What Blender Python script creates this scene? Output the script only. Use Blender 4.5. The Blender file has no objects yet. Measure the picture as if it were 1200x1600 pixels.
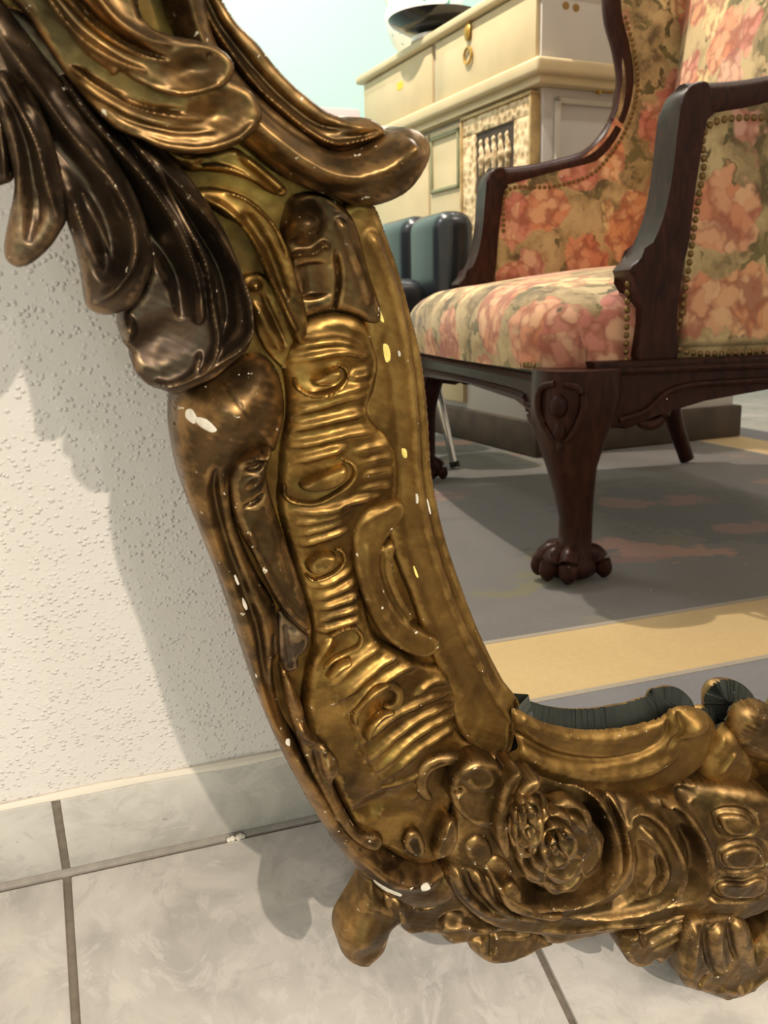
import bpy, bmesh, math, random
import numpy as np
from mathutils import Matrix, Vector

random.seed(7)
SC = bpy.context.scene
COL = SC.collection
R_ = math.radians

# ------------------------------------------------------------------ camera
CAM = np.array([0.02957, -0.39005, 0.58332])
FPX = 1390.66                                   # focal length in pixels of a 1200 x 1600 frame
CR = np.array([0.93979854, -0.32164552, 0.11542471])
CU = np.array([0.09858214, 0.57858704, 0.80964103])
CF = np.array([0.32720065, 0.74952064, -0.57546376])
cam_d = bpy.data.cameras.new('camera')
cam = bpy.data.objects.new('camera', cam_d)
COL.objects.link(cam)
cam_d.sensor_fit = 'VERTICAL'
cam_d.sensor_height = 36.0
cam_d.lens = 36.0 * FPX / 1600.0
cam_d.clip_start = 0.01
cam_d.dof.use_dof = True
cam_d.dof.focus_distance = 0.50
cam_d.dof.aperture_fstop = 24.0
M = Matrix.Identity(4)
for i in range(3):
    M[i][0], M[i][1], M[i][2], M[i][3] = CR[i], CU[i], -CF[i], CAM[i]
cam.matrix_world = M
SC.camera = cam

# ------------------------------------------------------------------ world, lights, exposure
SC.view_settings.view_transform = 'Standard'
SC.view_settings.look = 'None'
SC.view_settings.gamma = 1.0
SC.view_settings.exposure = 0.0
SC.view_settings.use_curve_mapping = False
W = bpy.data.worlds.new('world')
SC.world = W
W.use_nodes = True
W.node_tree.nodes['Background'].inputs[0].default_value = (0.8, 0.85, 0.9, 1)
W.node_tree.nodes['Background'].inputs[1].default_value = 0.3
CEIL = 2.6
LAMPS = []                                      # filled into fixtures further down


def lamp(name, kind, loc, power, color, size, target=None):
    d = bpy.data.lights.new(name, 'AREA')
    d.shape = kind
    d.size = size
    if kind == 'RECTANGLE':
        d.size_y = size
    d.energy = power
    d.color = color
    o = bpy.data.objects.new(name, d)
    COL.objects.link(o)
    o.location = loc
    if target is not None:
        o.rotation_euler = (Vector(target) - Vector(loc)).to_track_quat('-Z', 'Y').to_euler()
    LAMPS.append((kind, loc, size))
    return o


WARM = (1.0, 0.87, 0.73)
NEUT = (0.98, 0.95, 1.0)
lamp('spot_light', 'DISK', (0.52, -2.10, CEIL - 0.03), 78, WARM, 0.05)
lamp('spot_light', 'DISK', (1.75, -1.15, CEIL - 0.03), 11, WARM, 0.10)
lamp('spot_light', 'DISK', (0.75, -3.00, CEIL - 0.03), 17, (1.0, 0.95, 0.88), 0.10)  # added spot that brightens the turquoise far wall
lamp('fill_light', 'RECTANGLE', (-1.0, -2.2, CEIL - 0.03), 27, NEUT, 0.58)  # both panels are added ambient fill, no such fixtures known
lamp('fill_light', 'RECTANGLE', (2.0, -2.5, CEIL - 0.03), 27, NEUT, 0.58)

# ------------------------------------------------------------------ tree helpers


def tag(o, label=None, cat=None, group=None, kind=None):
    if label: o['label'] = label
    if cat: o['category'] = cat
    if group: o['group'] = group
    if kind: o['kind'] = kind
    return o


def empty(name, loc=(0, 0, 0), rot=(0, 0, 0), parent=None):
    o = bpy.data.objects.new(name, None)
    o.empty_display_size = 0.05
    COL.objects.link(o)
    o.location = loc
    o.rotation_euler = rot
    if parent: o.parent = parent
    return o


def link_mesh(name, me, mat=None, parent=None):
    o = bpy.data.objects.new(name, me)
    COL.objects.link(o)
    if mat is not None and not me.materials:
        me.materials.append(mat)
    if parent: o.parent = parent
    return o


def copy_tree(o, parent=None):
    c = o.copy()
    COL.objects.link(c)
    if parent is not None: c.parent = parent
    for ch in list(o.children):
        copy_tree(ch, c)
    return c


def obj_bm(name, bm, mat, parent=None, smooth=True, angle=40):
    me = bpy.data.meshes.new(name)
    bmesh.ops.recalc_face_normals(bm, faces=bm.faces)
    bm.to_mesh(me)
    bm.free()
    if smooth:
        me.polygons.foreach_set('use_smooth', [True] * len(me.polygons))
        me.set_sharp_from_angle(angle=R_(angle))
    return link_mesh(name, me, mat, parent)


def bm_box(bm, x0, x1, y0, y1, z0, z1, bev=0.0, seg=2):
    g = bmesh.ops.create_cube(bm, size=1.0)
    vs = g['verts']
    for v in vs:
        v.co = Vector(((v.co.x + .5) * (x1 - x0) + x0, (v.co.y + .5) * (y1 - y0) + y0, (v.co.z + .5) * (z1 - z0) + z0))
    if bev > 0:
        es = list({e for v in vs for e in v.link_edges})
        bmesh.ops.bevel(bm, geom=es, offset=bev, segments=seg, affect='EDGES', profile=0.5)


def box(name, x0, x1, y0, y1, z0, z1, mat, parent=None, bev=0.0, seg=2):
    bm = bmesh.new()
    bm_box(bm, x0, x1, y0, y1, z0, z1, bev, seg)
    return obj_bm(name, bm, mat, parent)


def cr(pts, n=8, closed=False):
    """Catmull-Rom through points of any dimension."""
    P = np.asarray(pts, float)
    N = len(P)
    out = []
    rng = N if closed else N - 1
    for i in range(rng):
        if closed:
            p0, p1, p2, p3 = P[(i - 1) % N], P[i], P[(i + 1) % N], P[(i + 2) % N]
        else:
            p1, p2 = P[i], P[i + 1]
            p0 = P[i - 1] if i > 0 else 2 * p1 - p2
            p3 = P[i + 2] if i + 2 < N else 2 * p2 - p1
        for k in range(n):
            t = k / n
            out.append(.5 * ((2 * p1) + (-p0 + p2) * t + (2 * p0 - 5 * p1 + 4 * p2 - p3) * t * t + (-p0 + 3 * p1 - 3 * p2 + p3) * t ** 3))
    if not closed: out.append(P[-1])
    return np.array(out)


def tube(bm, path, rads, seg=12, flat=1.0, nrm=None, caps=True):
    """tube along 3-D points with a radius per point; flat scales it along nrm."""
    P = [Vector(p) for p in path]
    n = len(P)
    rings = []
    up = Vector(nrm) if nrm is not None else None
    for i in range(n):
        t = (P[min(i + 1, n - 1)] - P[max(i - 1, 0)]).normalized()
        ref = up if up is not None else (Vector((0, 0, 1)) if abs(t.z) < .9 else Vector((1, 0, 0)))
        a = t.cross(ref).normalized()
        b = a.cross(t).normalized()
        r = rads[i] if hasattr(rads, '__len__') else rads
        rings.append([bm.verts.new(P[i] + a * (math.cos(q) * r) + b * (math.sin(q) * r * flat)) for q in [2 * math.pi * k / seg for k in range(seg)]])
    for i in range(n - 1):
        for k in range(seg):
            bm.faces.new((rings[i][k], rings[i][(k + 1) % seg], rings[i + 1][(k + 1) % seg], rings[i + 1][k]))
    if caps:
        bm.faces.new(rings[0]); bm.faces.new(rings[-1])
    return rings


def prism(bm, poly, d0, d1, frame, bev=0.0):
    """extrude a 2-D polygon; frame(a, b, d) gives the 3-D point."""
    lo = [bm.verts.new(frame(a, b, d0)) for a, b in poly]
    hi = [bm.verts.new(frame(a, b, d1)) for a, b in poly]
    n = len(poly)
    fs = [bm.faces.new(lo), bm.faces.new(hi)]
    for i in range(n):
        fs.append(bm.faces.new((lo[i], lo[(i + 1) % n], hi[(i + 1) % n], hi[i])))
    if bev > 0:
        es = list({e for f in fs[:2] for e in f.edges})
        bmesh.ops.bevel(bm, geom=es, offset=bev, segments=3, affect='EDGES', profile=0.5)


# ------------------------------------------------------------------ materials


class NT:
    def __init__(s, name):
        s.m = bpy.data.materials.new(name)
        s.m.use_nodes = True
        s.t = s.m.node_tree
        s.t.nodes.clear()
        s.out = s.n('ShaderNodeOutputMaterial')
        s.b = s.n('ShaderNodeBsdfPrincipled')
        s.t.links.new(s.b.outputs[0], s.out.inputs[0])

    def n(s, typ, **kw):
        nd = s.t.nodes.new(typ)
        for k, v in kw.items():
            setattr(nd, k, v)
        return nd

    def l(s, a, b):
        s.t.links.new(a, b)

    def val(s, sock, v):
        if hasattr(v, 'is_linked'): s.l(v, sock)
        else: sock.default_value = v

    def coord(s, kind='Object', scale=None):
        c = s.n('ShaderNodeTexCoord').outputs[kind]
        if scale is not None:
            m = s.n('ShaderNodeMapping')
            s.l(c, m.inputs[0])
            m.inputs['Scale'].default_value = scale
            c = m.outputs[0]
        return c

    def noise(s, co, scale, detail=4, rough=.55, dist=0.0, col=False):
        nd = s.n('ShaderNodeTexNoise')
        s.l(co, nd.inputs['Vector'])
        nd.inputs['Scale'].default_value = scale
        nd.inputs['Detail'].default_value = detail
        nd.inputs['Roughness'].default_value = rough
        nd.inputs['Distortion'].default_value = dist
        return nd.outputs['Color' if col else 'Fac']

    def vor(s, co, scale, out='Distance', feat='F1', rnd=1.0):
        nd = s.n('ShaderNodeTexVoronoi', feature=feat)
        s.l(co, nd.inputs['Vector'])
        nd.inputs['Scale'].default_value = scale
        nd.inputs['Randomness'].default_value = rnd
        return nd.outputs[out]

    def ramp(s, fac, stops, interp='LINEAR'):
        nd = s.n('ShaderNodeValToRGB')
        s.l(fac, nd.inputs[0])
        cr_ = nd.color_ramp
        cr_.interpolation = interp
        while len(cr_.elements) < len(stops): cr_.elements.new(.5)
        for e, (p, c) in zip(cr_.elements, stops):
            e.position = p
            e.color = (*c, 1) if len(c) == 3 else c
        return nd.outputs[0]

    def sm(s, fac, a, b):
        nd = s.n('ShaderNodeMapRange', interpolation_type='SMOOTHSTEP')
        s.l(fac, nd.inputs[0])
        nd.inputs[1].default_value = a
        nd.inputs[2].default_value = b
        return nd.outputs[0]

    def math(s, op, a, b=0.0):
        nd = s.n('ShaderNodeMath', operation=op)
        s.val(nd.inputs[0], a)
        s.val(nd.inputs[1], b)
        return nd.outputs[0]

    def mix(s, fac, a, b, mode='MIX'):
        nd = s.n('ShaderNodeMix', data_type='RGBA', blend_type=mode)
        s.val(nd.inputs[0], fac)
        for sock, v in ((nd.inputs[6], a), (nd.inputs[7], b)):
            if hasattr(v, 'is_linked'): s.l(v, sock)
            else: sock.default_value = (*v, 1)
        return nd.outputs[2]

    def attr(s, name):
        return s.n('ShaderNodeAttribute', attribute_name=name).outputs['Fac']

    def bump(s, h, strength=.3, dist=.001):
        nd = s.n('ShaderNodeBump')
        s.l(h, nd.inputs['Height'])
        nd.inputs['Strength'].default_value = strength
        nd.inputs['Distance'].default_value = dist
        s.l(nd.outputs[0], s.b.inputs['Normal'])

    def base(s, c):
        if hasattr(c, 'is_linked'): s.l(c, s.b.inputs['Base Color'])
        else: s.b.inputs['Base Color'].default_value = (*c, 1)
        return s

    def p(s, **kw):
        for k, v in kw.items():
            nm = {'rough': 'Roughness', 'metal': 'Metallic', 'spec': 'Specular IOR Level', 'coat': 'Coat Weight', 'sheen': 'Sheen Weight'}[k]
            s.val(s.b.inputs[nm], v)
        return s


def srgb(r, g, b):
    f = lambda c: (c / 255) / 12.92 if c / 255 <= .04045 else ((c / 255 + .055) / 1.055) ** 2.4
    return (f(r), f(g), f(b))


def gilt(name, dark, mid, bright, chips=0.5, rlo=.36, rhi=.54, seed=0.0):
    """old bronze paint and leaf over gesso: patchy tone, rubbed crests, small white losses."""
    m = NT(name)
    co0 = m.coord('Object')
    mp_ = m.n('ShaderNodeMapping')
    m.l(co0, mp_.inputs[0])
    mp_.inputs['Location'].default_value = (seed, seed * 1.7, 0)
    co = mp_.outputs[0]
    big = m.noise(co, 28, 5, .6, .4)
    fine = m.noise(co, 170, 4, .6)
    c = m.ramp(big, [(.32, dark), (.52, mid), (.70, bright)])
    streak = m.sm(fine, .35, .72)
    c = m.mix(m.math('MULTIPLY', streak, .45), c, tuple(x * .55 for x in mid))
    wear = m.attr('wear')
    rub = m.math('MULTIPLY', m.sm(wear, .15, .9), m.sm(m.noise(co, 90, 4), .38, .62))
    c = m.mix(m.math('MULTIPLY', rub, .5), c, tuple(min(1, x * 1.25 + .01) for x in bright))
    chipn = m.noise(co, 300, 3, .6, .4)
    chip = m.math('MULTIPLY', m.sm(wear, .40, .8), m.sm(chipn, .735 - .08 * chips, .747 - .08 * chips))
    c = m.mix(chip, c, srgb(205, 195, 170))
    m.base(c)
    m.l(m.math('MULTIPLY', m.math('SUBTRACT', 1.0, chip), .92), m.b.inputs['Metallic'])
    rr = m.n('ShaderNodeMapRange')
    m.l(m.noise(co, 70, 5, .65), rr.inputs[0])
    rr.inputs[1].default_value = .3; rr.inputs[2].default_value = .7
    rr.inputs[3].default_value = rlo; rr.inputs[4].default_value = rhi
    m.l(rr.outputs[0], m.b.inputs['Roughness'])
    hh = m.math('ADD', m.math('MULTIPLY', m.noise(co, 190, 2, .5), .30), m.noise(co, 60, 2, .5))
    m.bump(hh, .25, .0011)
    return m.m


G_BRONZE = gilt('bronze_leaf', srgb(56, 44, 30), srgb(98, 77, 49), srgb(156, 120, 72), .6, .28, .46)
G_DARK = gilt('dark_bronze_leaf', srgb(64, 54, 46), srgb(94, 79, 64), srgb(152, 126, 94), .6, .32, .50, 1.0)
G_GILT = gilt('olive_gilding', srgb(58, 43, 23), srgb(108, 81, 41), srgb(164, 129, 68), .4, .29, .46, 2.0)
G_RAIL = gilt('brown_gilding', srgb(84, 62, 31), srgb(122, 93, 49), srgb(154, 122, 66), .5, .40, .56, 3.0)
G_LOW = gilt('worn_gilding', srgb(58, 45, 28), srgb(102, 79, 46), srgb(164, 130, 80), .7, .33, .50, 4.0)


def plain(name, col, rough=.5, metal=0.0, var=.0, scale=20, coat=0.0):
    m = NT(name)
    if var:
        co = m.coord('Object')
        m.base(m.mix(m.math('MULTIPLY', m.sm(m.noise(co, scale, 5), .3, .7), 1.0), tuple(x * (1 - var) for x in col), tuple(min(1, x * (1 + var)) for x in col)))
    else:
        m.base(col)
    m.p(rough=rough, metal=metal, coat=coat)
    return m.m


def wall_mat(name, col, amt=.42, scale=300):
    m = NT(name)
    co = m.coord('Object')
    m.base(m.mix(m.noise(co, 3, 4), tuple(x * .97 for x in col), col)).p(rough=.75)
    wv = m.n('ShaderNodeVectorMath', operation='MULTIPLY_ADD')
    m.l(m.noise(co, 140, 2, .5, 0, True), wv.inputs[0])
    wv.inputs[1].default_value = (.0022, .0022, .0022)
    m.l(co, wv.inputs[2])
    dots = m.math('SUBTRACT', 1.0, m.sm(m.vor(wv.outputs[0], scale), .10, .46))
    mask = m.math('ADD', .25, m.sm(m.noise(co, 90, 2), .35, .60))
    low = m.noise(co, 60, 3, .5)
    m.bump(m.math('ADD', m.math('MULTIPLY', dots, mask), m.math('MULTIPLY', low, .9)), amt, .0014)
    return m.m


M_WALL = wall_mat('stippled_white_plaster', srgb(226, 220, 214), .55)
M_TEAL = wall_mat('pale_turquoise_paint', srgb(182, 218, 211), .15)
M_PLAIN = wall_mat('off_white_paint', srgb(222, 214, 202), .1)
M_CEIL = wall_mat('white_ceiling_paint', srgb(232, 230, 226), .1)

m = NT('marbled_tile')
oi = m.n('ShaderNodeObjectInfo')
sh = m.n('ShaderNodeVectorMath', operation='MULTIPLY_ADD')
m.l(m.coord('Object'), sh.inputs[0])
sh.inputs[1].default_value = (1, 1, 1)
cx = m.n('ShaderNodeCombineXYZ')
m.l(m.math('MULTIPLY', oi.outputs['Random'], 19.0), cx.inputs[0])
m.l(m.math('MULTIPLY', oi.outputs['Random'], 7.0), cx.inputs[1])
m.l(cx.outputs[0], sh.inputs[2])
co = sh.outputs[0]
n1 = m.noise(co, 8, 5, .6, 1.5)
n2 = m.noise(co, 20, 6, .68, 2.5)
c = m.ramp(n1, [(.36, srgb(176, 172, 165)), (.5, srgb(194, 189, 181)), (.64, srgb(204, 199, 190))])
c = m.mix(m.math('MULTIPLY', m.sm(n2, .50, .62), .6), c, srgb(208, 203, 195))
c = m.mix(m.math('MULTIPLY', m.sm(m.noise(co, 31, 5, .65, 2.0), .54, .66), .45), c, srgb(170, 166, 160))
spk = m.sm(m.noise(co, 130, 2), .76, .79)
c = m.mix(m.math('MULTIPLY', spk, .5), c, srgb(120, 105, 90))
m.base(c).p(rough=.32, spec=.4)
M_TILE = m.m
M_GROUT = plain('taupe_grout', srgb(120, 110, 96), .9, var=.18, scale=120)
M_CAULK = plain('white_caulk', srgb(225, 216, 200), .7)
m = NT('mirror_silver')
co = m.coord('Object')
dust = m.math('MULTIPLY', m.sm(m.noise(co, 300, 2), .76, .79), .35)
m.base(m.mix(dust, (.80, .81, .79), (.62, .61, .58)))
m.l(m.math('SUBTRACT', 1.0, dust), m.b.inputs['Metallic'])
m.l(m.math('MULTIPLY', dust, 1.2), m.b.inputs['Roughness'])
M_GLASS = m.m
BARE_SHADED = plain('bare_shaded_underside', srgb(58, 61, 54), .6, var=.25, scale=60)
GESSO = plain('bare_gesso', srgb(212, 204, 186), .8, var=.12, scale=200)
OCHRE_BOLE = plain('bare_yellow_bole', srgb(222, 204, 112), .7, var=.12, scale=200)
M_BACK = plain('old_pine_board', srgb(112, 88, 62), .8, var=.3, scale=30)

# ------------------------------------------------------------------ the room
X0, X1, Y1, Y0R = -2.0, 3.1, 0.006, -3.7


def struct(o, ):
    o['kind'] = 'structure'
    return o


TL = 0.30                                        # floor tile pitch
floor = struct(box('floor', X0, X1, Y0R, Y1, -0.06, -0.003, M_GROUT))
struct(box('ceiling', X0, X1, Y0R, Y1, CEIL, CEIL + .08, M_CEIL))
struct(box('wall_back', X0 - .1, X1 + .1, Y1, Y1 + .1, -0.06, CEIL + .08, M_WALL))
struct(box('wall_front', X0 - .1, X1 + .1, Y0R - .1, Y0R, -0.06, CEIL + .08, M_TEAL))
struct(box('wall_left', X0 - .1, X0, Y0R, Y1, -0.06, CEIL + .08, M_PLAIN))
struct(box('wall_right', X1, X1 + .1, Y0R, Y1, -0.06, CEIL + .08, M_PLAIN))

bm = bmesh.new()
g_ = .0026
bm_box(bm, g_, TL - g_, g_, TL - g_, -.010, 0.0, .0012, 2)
tile0 = obj_bm('tile', bm, M_TILE, floor)
first = True
for i in range(-6, 11):
    for j in range(0, 12):
        t = tile0 if first else tile0.copy()
        if not first: COL.objects.link(t)
        first = False
        t.location = (i * TL, -(j + 1) * TL - .0022, 0)
HP = 0.0773                                      # skirting tile height
skirt = struct(box('baseboard_back', X0, X1, .0022, Y1 - .0001, -.003, HP - .0012, M_GROUT))
bm = bmesh.new()
bm_box(bm, g_, TL - g_, 0.0, .0058, .0022, HP, .0010, 2)
sk0 = obj_bm('tile', bm, M_TILE, skirt)
for n_, i in enumerate(range(-6, 10)):
    t = sk0 if n_ == 0 else sk0.copy()
    if n_: COL.objects.link(t)
    t.location = (i * TL, 0, 0)
jt = box('joint', X0, X1, -.0024, .0024, -.004, -.0006, plain('pale_grout', srgb(170, 163, 152), .9, var=.1, scale=90), floor)
bm = bmesh.new()
pth = [(x, .004 + .0006 * math.sin(x * 40), HP + .0005 + .0005 * math.sin(x * 23 + 1)) for x in np.linspace(X0, X1, 260)]
tube(bm, pth, [.0030 + .0006 * math.sin(k * 1.3) for k in range(260)], 8)
obj_bm('caulk_bead', bm, M_CAULK, skirt)
bm = bmesh.new()
rng = random.Random(3)
for k in range(9):
    x = .118 + rng.uniform(-.010, .008)
    bmesh.ops.create_icosphere(bm, subdivisions=2, radius=rng.uniform(.0010, .0026), matrix=Matrix.Translation((x, -.0035 + rng.uniform(-.001, .001), rng.uniform(0, .001))))
o = obj_bm('plaster_crumbs', bm, M_CAULK)
tag(o, 'small crumbs of white plaster on the floor joint below the skirting', 'crumbs', kind='stuff')

for kind, loc, size in LAMPS:
    if kind == 'DISK':
        t = empty('ceiling_spotlight', (loc[0], loc[1], CEIL))
        bm = bmesh.new()
        th = [2 * math.pi * k / 40 for k in range(41)]
        tube(bm, [(math.cos(a) * .062, math.sin(a) * .062, -.006) for a in th], .009, 8, caps=False)
        obj_bm('trim_ring', bm, plain('white_metal', srgb(230, 230, 228), .4), t)
    else:
        t = empty('added_fill_panel', (loc[0], loc[1], CEIL))  # invented housing for the added fill light
        bm = bmesh.new()
        h = .31
        for a in (0, 1, 2, 3):
            c_, s_ = math.cos(a * math.pi / 2), math.sin(a * math.pi / 2)
            prism(bm, [(-h, h - .02), (h, h - .02), (h, h), (-h, h)], -.02, 0, lambda p, q, d: (p * c_ - q * s_, p * s_ + q * c_, d))
        obj_bm('fill_panel_frame', bm, plain('white_panel_frame', srgb(230, 230, 228), .4), t)
    side = 'window end' if loc[0] < .5 else 'cabinet end'
    if kind == 'DISK':
        tag(t, 'round white recessed ceiling spotlight %s' % {.52: 'nearest the room centre', 1.75: 'above the floral armchair', .75: 'added to light the turquoise wall'}[loc[0]], 'ceiling light', 'recessed ceiling spotlights')
    else:
        tag(t, 'added square white ceiling fill panel %s' % ('on the empty left side' if loc[0] < 0 else 'above the white cabinet'), 'ceiling light', 'added ceiling fill panels')

# ------------------------------------------------------------------ the carved mirror: its plane leans on wall_back
TH = R_(11.8)
MO = np.array([0.0, -0.171, 0.0])                # foot line of the glass plane on the floor
MU = np.array([1.0, 0, 0])
MV = np.array([0, math.sin(TH), math.cos(TH)])
MN = np.array([0, -math.cos(TH), math.sin(TH)])


def trace(pts, w):
    """photograph points (1200 x 1600) lying w mm in front of the glass -> mm along the mirror plane (x from its axis, y up)."""
    P = np.asarray(pts, float).reshape(-1, 2)
    d = CF[None] + CR[None] * ((P[:, :1] - 600) / FPX) + CU[None] * ((800 - P[:, 1:]) / FPX)
    t = ((MO + MN * (w / 1000.) - CAM) @ MN) / (d @ MN)
    Q = CAM + d * t[:, None] - MO
    return np.stack([(Q @ MU) * 1000 - UC, (Q @ MV) * 1000], 1)


UC = 0.0
UC = trace([(1216, 1340)], 30)[0, 0]


def scale_at(pt, w):
    a = trace([pt, (pt[0] + 4, pt[1]), (pt[0], pt[1] + 4)], w)
    e1, e2 = a[1] - a[0], a[2] - a[0]
    return math.sqrt(abs(e1[0] * e2[1] - e1[1] * e2[0])) / 4.0        # mm per px


mirror = empty('ornate_mirror', (MO[0] + UC / 1000, MO[1], 0), (math.pi / 2 - TH, 0, 0))
tag(mirror, 'large carved gilt rococo mirror leaning on the white wall above the tiles', 'mirror')


def seg_dist(P, L):
    """distance of points to a polyline and the parameter 0..1 of the nearest point."""
    best = np.full(len(P), 1e18)
    bt = np.zeros(len(P))
    n = len(L) - 1
    for i in range(n):
        a, b = L[i], L[i + 1]
        ab = b - a
        t = np.clip(((P - a) @ ab) / max(ab @ ab, 1e-9), 0, 1)
        d = ((P - a - t[:, None] * ab) ** 2).sum(1)
        k = d < best
        best[k] = d[k]
        bt[k] = (i + t[k]) / n
    return np.sqrt(best), bt


def prof(q, kind):
    if kind == 'g': return np.exp(-(q * 1.3) ** 2)
    if kind == 'v': return (np.exp(-(np.sqrt(q * q + .03) - .17) * 2.2) - math.exp(-2.2 * 1.64)) * (q < 1.8)
    if kind == 'c': return np.sqrt(np.clip(1 - q * q, 0, 1))
    if kind == 't': return np.clip(1.25 * (1 - q * q), 0, 1) ** .6 * (q < 1)
    q = np.clip(q, 0, 1)
    return 1 - q * q * (3 - 2 * q)


def rg(pts, r, amp, kind='g', taper=(0, 0), w=None, n=26):
    return ('r', pts, r, amp, kind, taper, w, n)


def dm(c, ra, amp, rb=None, ang=0.0, kind='s', w=None):
    return ('d', c, ra, amp, rb or ra, ang, kind, w)


def feature(f, P, wdef):
    w = f[-2] if f[0] == 'r' else f[-1]
    w = wdef if w is None else w
    out = np.zeros(len(P))
    if f[0] == 'r':
        _, pts, r, amp, kind, taper, _, n = f
        L = trace(cr(pts, n) if len(pts) > 2 else pts, w)
        s = scale_at(np.mean(np.asarray(pts, float), 0), w)
        r = r * s
        m = 1.8 * r if kind in 'gv' else r
        k = np.where((P[:, 0] > L[:, 0].min() - m) & (P[:, 0] < L[:, 0].max() + m) & (P[:, 1] > L[:, 1].min() - m) & (P[:, 1] < L[:, 1].max() + m))[0]
        if len(k) == 0: return out
        d, t = seg_dist(P[k], L)
        tp = np.ones(len(k))
        if taper[0] > 0: tp *= np.clip(t / taper[0], 0, 1) ** .7
        if taper[1] > 0: tp *= np.clip((1 - t) / taper[1], 0, 1) ** .7
        rr = r * (0.35 + .65 * tp)
        out[k] = amp * tp * prof(d / rr, kind)
    else:
        _, c, ra, amp, rb, ang, kind, _ = f
        s = scale_at(c, w)
        q = P - trace([c], w)[0]
        a = R_(ang)
        x = (q[:, 0] * math.cos(a) + q[:, 1] * math.sin(a)) / (ra * s)
        y = (-q[:, 0] * math.sin(a) + q[:, 1] * math.cos(a)) / (rb * s)
        out = amp * prof(np.sqrt(x * x + y * y), kind)
    return out


def inside(P, L):
    x, y = P[:, 0], P[:, 1]
    r = np.zeros(len(P), bool)
    n = len(L)
    j = n - 1
    for i in range(n):
        xi, yi = L[i]; xj, yj = L[j]
        if yi != yj:
            r ^= ((yi > y) != (yj > y)) & (x < (xj - xi) * (y - yi) / (yj - yi) + xi)
        j = i
    return r


def blur(a, k):
    for ax in (0, 1):
        c = np.cumsum(np.pad(a, [(k + 1, k) if i == ax else (0, 0) for i in (0, 1)], mode='edge'), axis=ax)
        a = (c[2 * k + 1:] - c[:-2 * k - 1] if ax == 0 else c[:, 2 * k + 1:] - c[:, :-2 * k - 1]) / (2 * k + 1)
    return a


def tps(ctrl, P):
    """smooth height through control points (x mm, y mm, h)."""
    c = np.array([(a, b) for a, b, _ in ctrl])
    z = np.array([h for _, _, h in ctrl])
    S = max(np.ptp(c[:, 0]), np.ptp(c[:, 1]))
    c0 = c.mean(0)
    cn = (c - c0) / S
    d = np.sqrt(((cn[:, None] - cn[None]) ** 2).sum(2))
    n = len(c)
    A = np.zeros((n + 1, n + 1))
    A[:n, :n] = -d + np.eye(n) * -.0
    A[:n, n] = A[n, :n] = 1
    sol = np.linalg.lstsq(A, np.append(z, 0), rcond=None)[0]
    out = np.full(len(P), sol[n])
    Pn = (P - c0) / S
    for i in range(n):
        out += sol[i] * -np.sqrt(((Pn - cn[i]) ** 2).sum(1) + 1e-4)
    return out


ALL, GRID = {}, {}


def sample(key, P):
    """height of an earlier carving under points in the mirror plane."""
    lo, step, hg = GRID[key]
    i = np.clip(np.rint((P[:, 0] - lo[0]) / step).astype(int), 0, hg.shape[1] - 1)
    j = np.clip(np.rint((P[:, 1] - lo[1]) / step).astype(int), 0, hg.shape[0] - 1)
    return hg[j, i]


def top_of(key, pt):
    w = 12.0
    for _ in range(6):
        w = float(sample(key, trace([pt], w))[0])
    return w


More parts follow.
